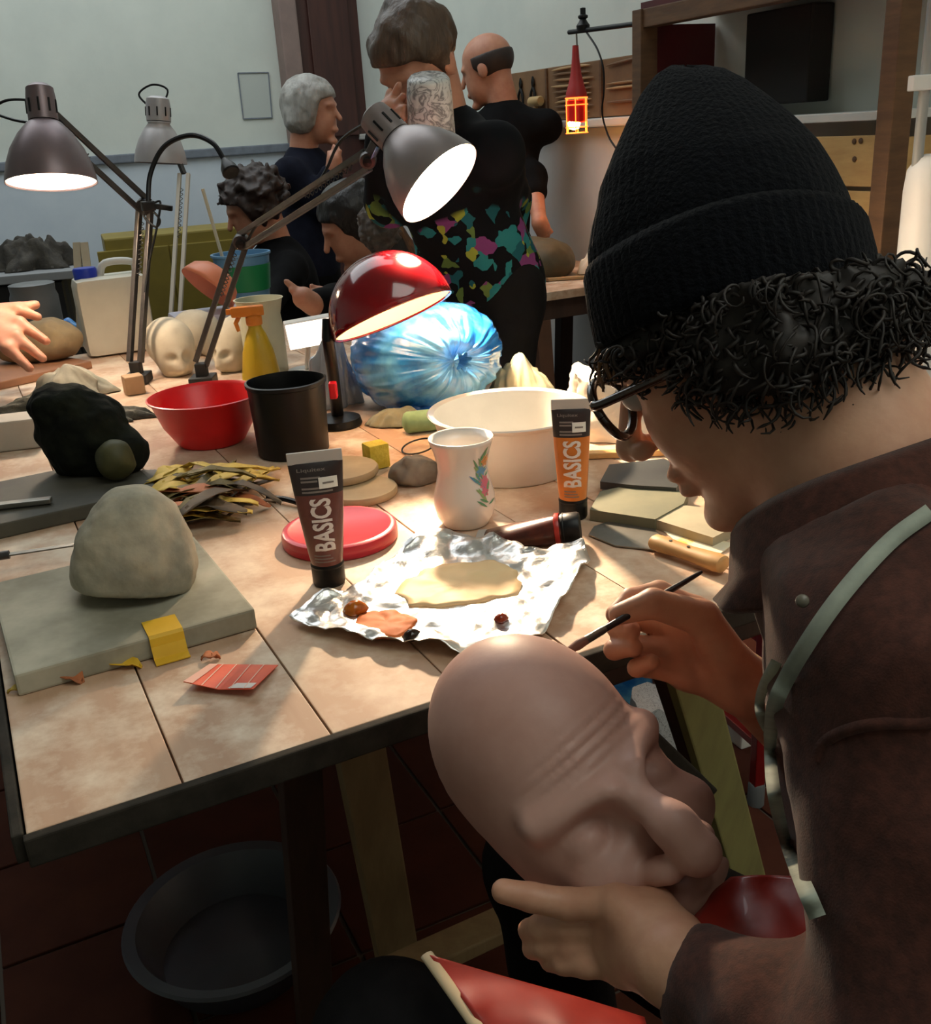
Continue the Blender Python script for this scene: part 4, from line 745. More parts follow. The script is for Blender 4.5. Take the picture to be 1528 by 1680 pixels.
mb = MB(); mb.box(onz(226, 642)+V(0.0, -0.02, 0.022), (0.042, 0.042, 0.042), (0, 0, 0.5), 0.003); single(mb.build('wood_block', mat('pale wood block', (190, 154, 116), (170, 134, 98), rough=0.6, scale=12)), 'small wooden block at the foot of the left lamp', 'block')
# spray bottle
p = onz(432, 636); sp = thing('spray_bottle', 'yellow spray bottle with an orange trigger head', 'spray bottle', p, face_cam(p))
mb = MB(); mb.lathe([(0, 0), (0.040, 0), (0.044, 0.004), (0.043, 0.03), (0.034, 0.085), (0.022, 0.122), (0.015, 0.136), (0.015, 0.145), (0, 0.145)], 40); mb.build('bottle_body', mat('yellow translucent plastic', (204, 172, 40), (190, 156, 32), rough=0.3, scale=10, trans=0.15), sp, True, False)
m_or = mat('orange plastic', (206, 120, 32), rough=0.4); mb = MB(); mb.lathe([(0.017, 0.143), (0.018, 0.145), (0.018, 0.160), (0.014, 0.164), (0, 0.164)], 24); mb.build('collar', m_or, sp, True, False)
mb = MB(); mb.box((-0.012, 0, 0.174), (0.072, 0.022, 0.022), None, 0.004); mb.box((-0.052, 0, 0.176), (0.012, 0.012, 0.012), None, 0.002); mb.build('spray_head', m_or, sp, True, False)
mb = MB(); mb.tube([(-0.030, 0, 0.166), (-0.040, 0, 0.150), (-0.036, 0, 0.132)], [0.005, 0.005, 0.004], 8); mb.build('trigger', m_or, sp, True, False)
p = onz(440, 612); mb = MB(); mb.lathe([(0, 0), (0.046, 0), (0.050, 0.005), (0.050, 0.11), (0.047, 0.14), (0.055, 0.175), (0.058, 0.178), (0.054, 0.178), (0.045, 0.14), (0.047, 0.11), (0.046, 0.008), (0, 0.006)], 40, Matrix.Translation(Vector(p))); single(mb.build('plastic_jug', mat('milky plastic', (190, 188, 162), (178, 176, 152), rough=0.4, scale=8), None, True), 'milky plastic jug standing behind the yellow spray bottle', 'jug')
# jerrycan
p = onz(205, 582); jc = thing('jerrycan', 'white plastic jerrycan with a blue screw cap', 'jerrycan', p, 0.45)
mb = MB(); mb.box((0, 0.06, 0.105), (0.185, 0.12, 0.208), None, 0.022); mb.build('can_body', mat('white translucent plastic', (220, 214, 196), (206, 200, 182), rough=0.4, scale=6), jc, True, False)
mb = MB(); mb.tube(bez([(0.075, 0.06, 0.200), (0.07, 0.06, 0.236), (0.0, 0.06, 0.240), (-0.02, 0.06, 0.206)], 16), 0.010, 10); mb.build('handle', m_wplast, jc, True, False)
mb = MB(); mb.lathe([(0.030, 0.205), (0.031, 0.230), (0.028, 0.234), (0, 0.235)], 28, Matrix.Translation((-0.055, 0.06, 0))); mb.build('screw_cap', mat('blue plastic', (20, 50, 170), rough=0.35), jc, True, False)
# tray, terracotta bowl, blue bucket with stick
p = onz(340, 572); mb = MB(); mb.box(p+V(0, 0.08, 0.045), (0.20, 0.15, 0.088), (0, 0, 0.45), 0.008); single(mb.build('storage_box', mat('lilac white plastic', (184, 182, 196), (170, 168, 184), rough=0.4, scale=6), None, True), 'lilac-white plastic box under the terracotta-coloured bowl', 'box')
bc2 = p+V(0.02, 0.06, 0.162); Mb = fmat(bc2, nz(V(-0.55, -0.45, -0.65))); mb = MB(); mb.lathe([(0, -0.050), (0.045, -0.046), (0.070, -0.025), (0.080, 0.0), (0.0825, 0.012), (0.078, 0.013), (0.066, -0.022), (0.043, -0.041), (0, -0.044)], 44, Mb)
single(mb.build('bowl', mat('terracotta orange plastic', (226, 134, 94), (214, 120, 84), rough=0.45, scale=8), None, 'full'), 'terracotta-orange bowl tipped upside down on the lilac box', 'bowl')
p = onz(372, 556); p = p+V(0.02, 0.26, 0); bk = thing('bucket', 'light blue bucket with a green band standing behind the orange bowl', 'bucket', p)
mb = MB(); mb.lathe([(0, 0), (0.060, 0), (0.064, 0.004), (0.085, 0.200), (0.090, 0.204), (0.090, 0.210), (0.083, 0.210), (0.062, 0.008), (0, 0.006)], 40, Matrix.Translation(Vector(p))); mb.build('bucket_body', mat('light blue plastic', (120, 168, 204), (100, 150, 190), rough=0.35, scale=5), bk, True)
mb = MB(); mb.lathe([(0.0755, 0.10), (0.0768, 0.101), (0.0848, 0.176), (0.084, 0.177)], 40, Matrix.Translation(Vector(p))); mb.build('green_band', mat('green plastic', (36, 140, 84), rough=0.4), bk, True)
mb = MB(); mb.bar(p+V(-0.03, 0, 0.02), p+V(-0.085, 0.0, 0.40), 0.020, 0.006, bev=0.001); single(mb.build('measuring_stick', mat('pale stick wood', (214, 200, 170), rough=0.6)), 'pale flat stick standing in the blue bucket', 'stick')
m_skin = mat('skin', (196, 140, 112), (184, 124, 98), rough=0.5, scale=30, sss=0.12, bump=0.06, bscale=180)
# ================================================================== BACKGROUND: shelf unit, tool board, hanging lamp
def wp(al, z, off=0.0): return W1+UD*al-ND*off+V(0, 0, z)      # point by the right wall: along it, height, distance out from it
m_swood = mat('rough brown shelf wood', (104, 74, 46), (84, 58, 36), rough=0.7, scale=8, stretch=(1, 1, 6), bump=0.15)
m_sred = mat('dark red panel', (86, 16, 20), (70, 12, 16), rough=0.5, scale=6)
SHD = 0.27; A0, A1 = -0.475, -1.41
sh = thing('shelf_unit', 'tall brown timber shelf unit with a dark red side against the right wall', 'shelf unit', wp((A0+A1)/2, 0, SHD/2))
def sbar(a, b, w_, h, name, m, par=sh, upv=(0, 0, 1)): mb = MB(); mb.bar(a, b, w_, h, bev=0.003, upv=upv); return mb.build(name, m, par)
for al in (A0, A1): sbar(wp(al, 0, SHD), wp(al, 1.69, SHD), 0.06, 0.045, 'post', m_swood, upv=UD)
sbar(wp(A1-0.05, 0, 0.03), wp(A1-0.05, 1.69, 0.03), 0.05, 0.06, 'post', m_sred, upv=UD)
sbar(wp(A0+0.03, 1.665, SHD), wp(A1-0.03, 1.665, SHD), 0.045, 0.05, 'top_beam', m_swood)
mb = MB(); mb.bar(wp(A0+0.012, 0.84, 0.008), wp(A0+0.012, 0.84, SHD-0.025), 0.02, 1.62); mb.build('side_panel', m_sred, sh)
mb = MB(); mb.bar(wp(A0+0.02, 1.70, SHD/2), wp(A1-0.02, 1.70, SHD/2), SHD, 0.02); mb.build('top_board', m_sred, sh)
for z, m in ((1.37, m_ledge), (1.05, m_swood), (0.6, m_swood), (0.2, m_swood)): mb = MB(); mb.bar(wp(A0, z, SHD/2), wp(A1, z, SHD/2), SHD-0.04, 0.02, bev=0.002); mb.build('shelf', m, sh)
mb = MB(); mb.bar(wp(A0-0.23, 1.53, 0.05), wp(A0-0.48, 1.53, 0.05), 0.08, 0.24, bev=0.006); single(mb.build('dark_box', mat('dark cardboard', (26, 22, 20), rough=0.8)), 'dark box standing on the upper shelf behind the beanie', 'box')
# wooden crate on the shelf
cr = thing('crate', 'pale pine crate standing on the shelf right of the beanie', 'crate', wp(-1.20, 1.06, 0.17)); m_pine = mat('pale pine', (206, 172, 112), (188, 150, 94), rough=0.6, scale=7, stretch=(1, 1, 5), bump=0.1)
mb = MB(); mb.bar(wp(-0.98, 1.27, 0.23), wp(-1.37, 1.27, 0.23), 0.014, 0.115, bev=0.002); fp_ = mb.build('front_board', m_pine, cr)
mb = MB(); mb.bar(wp(-0.98, 1.165, 0.23), wp(-1.37, 1.165, 0.23), 0.014, 0.075, bev=0.002); mb.build('front_board', m_pine, cr)
mb = MB(); mb.bar(wp(-1.10, 1.06, 0.243), wp(-1.10, 1.33, 0.243), 0.03, 0.012, bev=0.002, upv=ND); mb.build('batten', m_swood, cr)
for al in (-0.98, -1.37): mb = MB(); mb.bar(wp(al, 1.19, 0.22), wp(al, 1.19, 0.04), 0.014, 0.26, bev=0.002); mb.build('side_board', m_pine, cr)
mb = MB(); mb.bar(wp(-0.98, 1.08, 0.13), wp(-1.37, 1.08, 0.13), 0.19, 0.014); mb.build('bottom_board', m_pine, cr)
for (al, z) in ((-1.27, 1.315), (-1.29, 1.316), (-1.275, 1.275)): mb = MB(); mb.lathe([(0, 0.002), (0.006, 0.0015), (0.007, 0), (0, 0)], 12, fmat(wp(al, z, 0.2375), -ND)); mb.build('knot', m_swood, fp_)
# white pipe with a lagged section
pp = onplane(1512, 200, W1-ND*0.37, ND); pt = thing('white_pipe', 'thick white lagged pipe at the right edge of the picture', 'pipe', V(pp[0], pp[1], 0)); m_pipe = mat('white pipe', (206, 206, 204), rough=0.5)
mb = MB(); mb.lathe([(0, 0), (0.050, 0), (0.050, 1.22), (0.046, 1.262), (0.030, 1.285), (0.014, 1.292), (0, 1.292)], 32, Matrix.Translation((pp[0]+0.030, pp[1], 0))); mb.build('lagging', m_pipe, pt, True)
mb = MB(); mb.tube([(pp[0]+0.0, pp[1], 1.24), (pp[0]+0.0, pp[1], 3.2)], 0.011, 14); mb.build('pipe_run', mat('grey pipe', (140, 142, 140), rough=0.5), pt, True)
mb = MB(); mb.bar(V(pp[0]-0.03, pp[1], 1.43), V(pp[0]+0.12, pp[1], 1.43), 0.03, 0.03, bev=0.003); mb.build('bracket', m_pipe, pt)
# tool board
m_tb = mat('brown tool board', (134, 100, 66), (112, 82, 54), rough=0.7, scale=6, bump=0.1)
tbd = thing('tool_board', 'brown wooden tool board on the wall behind the hanging red lamp', 'tool board', wp(0.38, 1.408, 0.0))
mb = MB(); mb.bar(wp(0.86, 1.503, 0.014), wp(-0.40, 1.503, 0.014), 0.022, 0.19, bev=0.003); mb.build('backboard', m_tb, tbd)
for al in (0.50, 0.12): mb = MB(); mb.bar(wp(al, 1.41, 0.028), wp(al, 1.596, 0.028), 0.012, 0.008, upv=ND); mb.build('divider', m_swood, tbd)
m_stk = [mat('boxwood tool', (176, 142, 98), rough=0.5), mat('dark wood tool', (112, 80, 52), rough=0.5), mat('mid wood tool', (148, 112, 74), rough=0.5)]
rt_ = random.Random(3)
POSN = ['topmost', 'second from the top', 'third from the top', 'fourth from the top', 'fifth from the top', 'fourth from the bottom', 'third from the bottom', 'second from the bottom', 'lowest']
for k in range(9):
    z = 1.585-0.019*k; a_, b_ = 0.46-rt_.uniform(0, .03), 0.16+rt_.uniform(0, .04); P = [wp(a_+(b_-a_)*t_, z+0.003*math.sin(3*t_+k), 0.032) for t_ in np.linspace(0, 1, 9)]
    mb = MB(); mb.tube(P, [0.0015, 0.004, 0.0052, 0.0048, 0.0045, 0.0048, 0.0052, 0.004, 0.0012], 7); single(mb.build('modelling_stick', m_stk[k % 3], None, True), 'slim modelling stick left of the lamp cable on the tool board, %s' % POSN[k], 'modelling tool', 'sticks on the tool board')
for k, z in enumerate((1.575, 1.515, 1.50, 1.455)):
    P = [wp(0.08-0.24*t_, z+0.014*t_*(k == 0), 0.032) for t_ in np.linspace(0, 1, 6)]; mb = MB(); mb.tube(P, [0.002, 0.004, 0.0045, 0.0045, 0.004, 0.002], 7); single(mb.build('modelling_stick', m_stk[(k+1) % 3], None, True), 'slim modelling stick beside the shelf post on the tool board, %s' % ['topmost and sloping', 'second of four', 'third of four', 'lowest'][k], 'modelling tool', 'sticks on the tool board')
for k, al in enumerate((0.70, 0.60)):
    pl_ = thing('pliers', 'dark pliers hanging on the tool board, %s' % ('next to the bald head', 'above the mallet')[k], 'pliers', wp(al, 1.45, 0.03), 0, 'pliers on the tool board')
    for s_ in (-1, 1):
        mb = MB(); mb.tube(bez([wp(al, 1.575, 0.032), wp(al-s_*0.004, 1.545, 0.032), wp(al+s_*0.016, 1.51, 0.034), wp(al+s_*0.020, 1.46, 0.034)], 12), [0.003, 0.004, 0.005, 0.005, 0.005, 0.005, 0.0055, 0.0055, 0.0055, 0.005, 0.005, 0.004], 7); mb.build('handle', m_black, pl_, True)
ml = thing('mallet', 'small wooden mallet standing on the ledge below the tool board', 'mallet', wp(0.56, 1.406, 0.05))
mb = MB(); mb.tube([wp(0.56, 1.406, 0.045), wp(0.56, 1.475, 0.045)], 0.010, 10); mb.build('handle', m_stk[0], ml, True)
mb = MB(); mb.tube([wp(0.60, 1.482, 0.045), wp(0.595, 1.482, 0.045), wp(0.525, 1.482, 0.045), wp(0.52, 1.482, 0.045)], [0.016, 0.019, 0.019, 0.016], 14); mb.build('mallet_head', mat('pale mallet wood', (196, 164, 110), rough=0.6), ml, True)
# hanging red inspection lamp on a rod clamped to the shelf post
D = lambda x, y: onplane(x, y, W1-ND*SHD, ND)
rod = thing('clamp_rod', 'black rod with a clamp sticking out from the shelf post', 'rod', D(957, 45))
mb = MB(); mb.tube([D(934, 53), D(1054, 38)], 0.0075, 10); mb.build('bar', m_black, rod, True)
c = D(957, 44); mb = MB(); mb.lathe([(0, -0.012), (0.020, -0.012), (0.022, 0.004), (0.014, 0.014), (0.010, 0.022), (0.016, 0.026), (0.016, 0.032), (0.009, 0.036), (0.009, 0.054), (0, 0.056)], 18, Matrix.Translation(Vector(c))); mb.build('clamp', m_black, rod, True)
il = thing('inspection_lamp', 'red hanging inspection lamp glowing orange in its wire cage', 'lamp', D(948, 218)); c0 = D(947, 218); hh = float(np.linalg.norm(D(947, 74)-c0)); M = Matrix.Translation(Vector(c0)); k = hh/0.30
m_ired = mat('red rubber lamp handle', (176, 38, 34), (160, 32, 30), rough=0.5, scale=10)
mb = MB(); mb.lathe([(0.0, 0.30*k), (0.011*k, 0.30*k), (0.0125*k, 0.28*k), (0.014*k, 0.255*k), (0.020*k, 0.205*k), (0.030*k, 0.165*k), (0.0385*k, 0.140*k), (0.040*k, 0.122*k), (0.036*k, 0.121*k), (0, 0.121*k)], 28, M); mb.build('handle', m_ired, il, True)
m_iglow = mat('orange glowing plastic', (255, 96, 30), rough=0.4, emit=(255, 110, 40), es=3.5)
for z in (0.122, 0.098, 0.02, 0.0): mb = MB(); mb.tube([V(*c0)+V(0.041*k*math.cos(a), 0.041*k*math.sin(a), z*k) for a in np.linspace(0, 2*PI, 25)], 0.0022*k, 5, False); mb.build('cage_ring', m_iglow, il, True)
for i in range(6): a = 2*PI*i/6+0.3; mb = MB(); mb.tube([V(*c0)+V(0.041*k*math.cos(a), 0.041*k*math.sin(a), z*k) for z in (0.122, 0.0)], 0.0022*k, 5); mb.build('cage_wire', m_iglow, il, True)
mb = MB(); mb.lathe([(0.030*k, 0.115*k), (0.037*k, 0.112*k), (0.037*k, 0.040*k), (0.030*k, 0.036*k)], 24, M, lambda r, z, a: (r, z)); mb.build('reflector', mat('red reflector', (150, 14, 14), rough=0.3, emit=(200, 20, 10), es=0.25), il, True)
mb = MB(); mb.lathe([(0, 0.010*k), (0.018*k, 0.016*k), (0.024*k, 0.034*k), (0.020*k, 0.055*k), (0.012*k, 0.08*k), (0, 0.082*k)], 20, Matrix.Translation(Vector(c0+V(-0.010, -0.008, 0)))); mb.build('bulb', mat('orange bulb glow', (255, 190, 80), rough=0.4, emit=(255, 170, 60), es=140.0), il, 'full')
mb = MB(); mb.tube([D(947, 75), D(946, 55)], 0.003, 6); mb.build('hook', m_steel, il, True)
mb = MB(); mb.tube(bez([D(962, 52), D(980, 80), D(990, 112), D(991, 150), D(988, 185), D(998, 222), D(1012, 245), D(1030, 272)], 40), 0.0032, 6); mb.build('cable', m_black, il, True)
# ================================================================== wall papers, second table, left table, cupboard
m_paper = mat('wall paper sheet', (186, 192, 186), rough=0.7)
for (px, nm) in ((((390, 120), (440, 119), (446, 193), (399, 195)), 'single sheet of paper pinned to the back wall'),):
    P = [onplane(x, y, K, UD)-UD*0.004 for x, y in px]; t = thing('paper_sheet', nm, 'paper', np.mean(P, 0)); mb = MB(); mb.add(P+[p+UD*0.003 for p in P], [(0, 1, 2, 3), (7, 6, 5, 4), (0, 1, 5, 4), (1, 2, 6, 5), (2, 3, 7, 6), (3, 0, 4, 7)]); mb.build('sheet', m_paper, t)
    for i in range(4): mb = MB(); mb.bar(P[i]-UD*0.002, P[(i+1) % 4]-UD*0.002, 0.004, 0.006); mb.build('black_border', m_rail, t)
# second work table at the back right
Z2 = float(at(905, 452, 3.55)[2]); t2 = thing('work_table', 'small work table in the background under the brown wrapped sculpture', 'table', wp(-0.02, 0, 0.33))
for i in range(4):
    al = -0.235+0.15*i; mb = MB(); mb.bar(wp(al, Z2-0.015, 0.04), wp(al, Z2-0.015, 0.64), 0.146, 0.028, bev=0.002); mb.build('plank', m_plank[i % 3], t2)
for b in (-0.24, 0.22):
    mb = MB(); mb.bar(wp(b, Z2-0.065, 0.08), wp(b, Z2-0.065, 0.58), 0.05, 0.07, bev=0.003); mb.build('beam', m_leg, t2)
    for a in (0.14, 0.52): mb = MB(); mb.bar(wp(b, Z2-0.10, a), wp(b+0.06*(1 if b > 0 else -1), 0.002, a), 0.055, 0.05, bev=0.003); mb.build('leg', m_leg if b > 0 else mat('mid brown leg wood', (110, 74, 52), (92, 62, 44), rough=0.6, scale=8), t2)
c = at(893, 440, 3.5); c[2] = Z2
o = organic('wrapped_sculpture', lambda p: np.maximum(union([ell(p, c+V(0, 0.05, 0.05), (0.115, 0.11, 0.085)), ell(p, c+V(-0.07, 0.06, 0.08), (0.06, 0.06, 0.055))], 0.04)-0.006*fbm(p*16, 3, 4).astype(np.float32), Z2+0.001-p[..., 2]), c-V(.2, .16, .02), c+V(.18, .22, .2), 0.007, mat('olive wet clay', (92, 84, 62), (74, 68, 50), rough=0.6, scale=12, bump=0.2)); single(o, 'rounded olive-brown clay sculpture on the background table', 'sculpture')
q = at(958, 425, 3.5); drape(V(q[0]+0.06, q[1]+0.02, 0), 0.07, 0.06, 0.10, mat('white cloth', (228, 216, 196), rough=0.8), 'cloth', 'white cloth heaped beside the olive clay on the background table', 'cloth', 31, z0=Z2)
for i, (x0, y0, x1, y1) in enumerate(((845, 458, 960, 446), (852, 466, 900, 462))): 
    a = at(x0, y0, 3.42); b = at(x1, y1, 3.42); a[2] = b[2] = Z2+0.006; mb = MB(); mb.bar(a, b, 0.02, 0.010, bev=0.002); single(mb.build('wood_strip', m_stk[i]), ['long thin wooden strip at the front of the background table', 'short thin wooden strip at the left of the background table'][i], 'wood strip')
# left background table
q = at(60, 447, 3.6); Z3 = float(q[2]); t3_ = thing('side_table', 'dark side table with a pale top at the left edge of the picture', 'table', V(q[0], q[1]+0.2, 0))
mb = MB(); mb.bar(rm(0, 0)*0+V(q[0]-0.6, q[1]+0.05, Z3-0.015), V(q[0]+0.10, q[1]+0.20, Z3-0.015), 0.42, 0.03, bev=0.003); mb.build('tabletop', mat('grey tabletop', (150, 152, 154), rough=0.4), t3_)
for (dx, dy) in ((0.04, 0.02), (-0.5, -0.12), (-0.03, 0.28), (-0.55, 0.2)): mb = MB(); mb.bar(V(q[0]+dx, q[1]+dy+0.06, Z3-0.03), V(q[0]+dx, q[1]+dy+0.06, 0), 0.05, 0.05, bev=0.003); mb.build('leg', m_blackm, t3_)
mb = MB(); mb.bar(V(q[0]-0.55, q[1]+0.05, Z3-0.16), V(q[0]+0.04, q[1]+0.18, Z3-0.16), 0.34, 0.24); mb.build('drawer_box', m_blackm, t3_)
q2 = at(48, 425, 3.65); drape(V(q2[0]-0.02, q2[1]+0.08, 0), 0.16, 0.10, 0.11, mat('dark brown scraps', (66, 60, 50), (44, 40, 34), rough=0.8, scale=30, bump=0.5), 'scrap_heap', 'heap of dark scraps on the pale side table at left', 'scraps', 33, z0=Z3, fold=0.4)
# olive cupboard behind
a, b = at(152, 410, 4.3), at(392, 385, 4.5); ztop = float(at(270, 378, 4.4)[2]); cb = thing('cupboard', 'low olive-yellow cupboard against the back wall', 'cupboard', V(*((a+b)/2)[:2], 0))
A_ = V(a[0], a[1], 0); B_ = V(b[0], b[1], 0); mb = MB(); mb.bar(A_+V(0, 0.15, ztop/2), B_+V(0, 0.15, ztop/2), 0.34, ztop-0.02, bev=0.008); m_ol = mat('olive yellow paint', (138, 120, 44), (122, 106, 40), rough=0.55, scale=5); mb.build('carcass', m_ol, cb)
for i in range(2):
    p_ = A_+(B_-A_)*(0.26+0.48*i); d_ = nz(B_-A_); nn = V(d_[1], -d_[0], 0); mb = MB(); mb.bar(p_-d_*0.15+nn*0.03+V(0, 0.0, ztop/2), p_+d_*0.15+nn*0.03+V(0, 0, ztop/2), 0.02, ztop-0.12, bev=0.004); dr_ = mb.build('cupboard_door', m_ol, cb)
    mb = MB(); mb.lathe([(0, 0.02), (0.012, 0.018), (0.012, 0.010), (0.005, 0.0), (0, 0)], 14, fmat(p_+nn*0.04+d_*0.11*(1-2*i)+V(0, 0, ztop*0.6), nn)); mb.build('knob', m_arm, dr_, True)
# grey plastic jar and wooden slats near the left table
p = onz(70, 575); p = p+V(0.0, 0.02, 0); mb = MB(); mb.lathe([(0, 0), (0.060, 0), (0.065, 0.005), (0.065, 0.15), (0.060, 0.165), (0.062, 0.185), (0.058, 0.187), (0, 0.187)], 32, Matrix.Translation(Vector(V(p[0], p[1], TZ)))); 
single(mb.build('plastic_jar', mat('grey plastic', (110, 112, 114), (96, 98, 100), rough=0.4, scale=5), None, True), 'dull grey plastic jar behind the clay at the far left', 'jar')
for i, (x0, x1) in enumerate(((122, 126), (136, 138))):
    b0 = onz(x0+12, 570)+V(0.02*i, 0.0, 0); mb = MB(); mb.bar(b0+V(0, 0, 0.001), at(x1, 398, dep(b0)+0.02), 0.022, 0.007, bev=0.001); single(mb.build('measuring_stick', mat('pale slat wood', (186, 170, 144), (170, 154, 128), rough=0.6, scale=12)), ['pale wooden stick standing left of the jerrycan, the outer one', 'pale wooden stick standing right beside the jerrycan'][i], 'stick')
# ================================================================== under and behind the table, right and below
p = onz(395, 1565, 0); mb = MB(); mb.lathe([(0, 0.004), (0.135, 0.004), (0.142, 0.008), (0.175, 0.085), (0.192, 0.090), (0.196, 0.095), (0.192, 0.100), (0.172, 0.096), (0.136, 0.016), (0, 0.012)], 60, Matrix.Translation(Vector(p))); single(mb.build('basin', mat('grey blue plastic', (72, 74, 84), (62, 64, 72), rough=0.35, scale=6), None, True), 'grey-blue plastic basin on the floor under the table', 'basin')
# red metal chair behind the painter's hand
m_rmet = mat('dark red metal', (128, 20, 22), (112, 16, 18), rough=0.35, scale=8)
f1 = onz(1240, 1318, 0); ch = thing('chair', 'red metal-framed chair with a pale wooden back beyond the table', 'chair', V(f1[0]+0.1, f1[1]+0.15, 0)); cd2 = nz(V(0.75, 0.25, 0)); cp = V(-cd2[1], cd2[0], 0)
for i, (a, b) in enumerate(((0, 0), (0.36, 0), (0, 0.36), (0.36, 0.36))):
    p = V(f1[0], f1[1], 0)+cd2*a+cp*b; top_ = 0.80 if a == 0 else 0.44
    mb = MB(); mb.box((p[0], p[1], top_/2+0.008), (0.024, 0.024, top_-0.016), (0, 0, 0.3), 0.003); lg = mb.build('leg', m_rmet, ch)
    mb = MB(); mb.lathe([(0, 0), (0.018, 0), (0.018, 0.05), (0.015, 0.054), (0, 0.054)], 14, Matrix.Translation((p[0], p[1], 0))); mb.build('rubber_foot', mat('grey rubber foot', (96, 98, 100), rough=0.7), lg, True)
P0 = V(f1[0], f1[1], 0); mb = MB(); mb.bar(P0+cd2*0.18+cp*0.0+V(0, 0, 0.45), P0+cd2*0.18+cp*0.36+V(0, 0, 0.45), 0.38, 0.018, bev=0.004); mb.build('seat', m_pine, ch)
mb = MB(); mb.bar(P0+cd2*0.02+cp*0.01+V(0, 0, 0.66), P0+cd2*0.02+cp*0.35+V(0, 0, 0.66), 0.012, 0.24, bev=0.004); mb.build('backrest', mat('warm yellow plywood', (222, 172, 96), (206, 154, 80), rough=0.5, scale=6), ch)  # backrest has a warm yellow base colour, without emission
for hz2 in (0.15, 0.40): mb = MB(); mb.bar(P0+V(0, 0, hz2), P0+cp*0.36+V(0, 0, hz2), 0.018, 0.018, bev=0.002); mb.build('stretcher', m_rmet, ch)
p3_ = onz(1150, 1222, 0); mb = MB()
# blue bin liner and newspaper parcel on the floor
p = onz(1062, 1222, 0.0); p = p+V(-0.06, 0.16, 0)
def crum_box(c, sx, sy, sz, seed, amp=0.02):
    def fp(a, b):
        th_ = 2*PI*b; e = (abs(math.cos(th_))**4+abs(math.sin(th_))**4)**-0.25; k = 1-0.12*a+amp*6*noise(V(math.cos(th_)*2, math.sin(th_)*2, a*3+seed), seed); return (c[0]+sx*e*math.cos(th_)*k, c[1]+sy*e*math.sin(th_)*k, 0.002+sz*a*(1+0.08*noise(V(math.cos(th_)*3, math.sin(th_)*3, seed), 2)))
    vs, fs = crumple(fp, 14, 56, True); fs.append(tuple(14*56+k for k in range(56))); fs.append(tuple(range(56))[::-1]); mb = MB(); mb.add(vs, fs); return mb
single(crum_box(p, 0.10, 0.09, 0.30, 3).build('plastic_bag', mat('blue liner', (28, 100, 168), (110, 176, 208), rough=0.3, scale=7, lo=0.4, hi=0.6), None, True), 'blue plastic bag standing on the floor behind the mask', 'plastic bag')
# printed paper parcel: white with scribbled dark print
def print_mat():
    m = bpy.data.materials.new('scribble printed paper'); m.use_nodes = True; nt = m.node_tree; b = nt.nodes['Principled BSDF']; b.inputs['Roughness'].default_value = 0.7
    tc = nt.nodes.new('ShaderNodeTexCoord'); n = nt.nodes.new('ShaderNodeTexNoise'); n.inputs['Scale'].default_value = 55; n.inputs['Detail'].default_value = 3; n.inputs['Distortion'].default_value = 2.5; nt.links.new(tc.outputs['Object'], n.inputs['Vector'])
    r = nt.nodes.new('ShaderNodeValToRGB'); e = r.color_ramp.elements; e[0].position = 0.455; e[1].position = 0.475; e[0].color = e[1].color = (*lin((205, 205, 205)), 1); x = e.new(0.49); x.color = (*lin((40, 40, 46)), 1); y = e.new(0.515); y.color = (*lin((205, 205, 205)), 1)
    nt.links.new(n.outputs['Fac'], r.inputs[0]); nt.links.new(r.outputs[0], b.inputs['Base Color']); return m
p = onz(1098, 1285, 0.0); p = p+V(0.0, 0.08, 0); single(crum_box(p, 0.075, 0.07, 0.17, 6, 0.012).build('paper_parcel', print_mat(), None, True), 'white parcel with dark scribbled print on the floor', 'parcel')
p = onz(1218, 1225, 0.0); mb = MB(); mb.box(p+V(0.02, 0.05, 0.03), (0.10, 0.10, 0.058), (0, 0, 0.4), 0.005); single(mb.build('carton', mat('white board', (214, 210, 204), rough=0.7)), 'small white carton on the tiles beside the red chair leg', 'carton')
# ================================================================== BACKGROUND PEOPLE
def base_head(q):
    d = smin(ell(q, (-0.012, 0, 0.045), (0.098, 0.075, 0.086)), ell(q, (0.034, 0, -0.032), (0.060, 0.055, 0.080)), 0.03)
    d = smin(d, ell(q, (0.078, 0, -0.103), (0.019, 0.022, 0.015)), 0.018); d = smin(d, ell(q, (0.080, 0, 0.030), (0.015, 0.045, 0.012)), 0.016)
    for s_ in (-1, 1): d = smax(d, -ell(q, (0.096, s_*0.033, 0.010), (0.016, 0.017, 0.011)), 0.010)
    d = smin(d, caps(q, (0.088, 0, 0.022), (0.112, 0, -0.020), 0.0065, 0.0105), 0.010); d = smin(d, ell(q, (0.090, 0, -0.060), (0.012, 0.023, 0.012)), 0.006)
    for s_ in (-1, 1): d = smin(d, ell(q, (-0.008, s_*0.074, 0.002), (0.020, 0.010, 0.030)), 0.006)
    return d
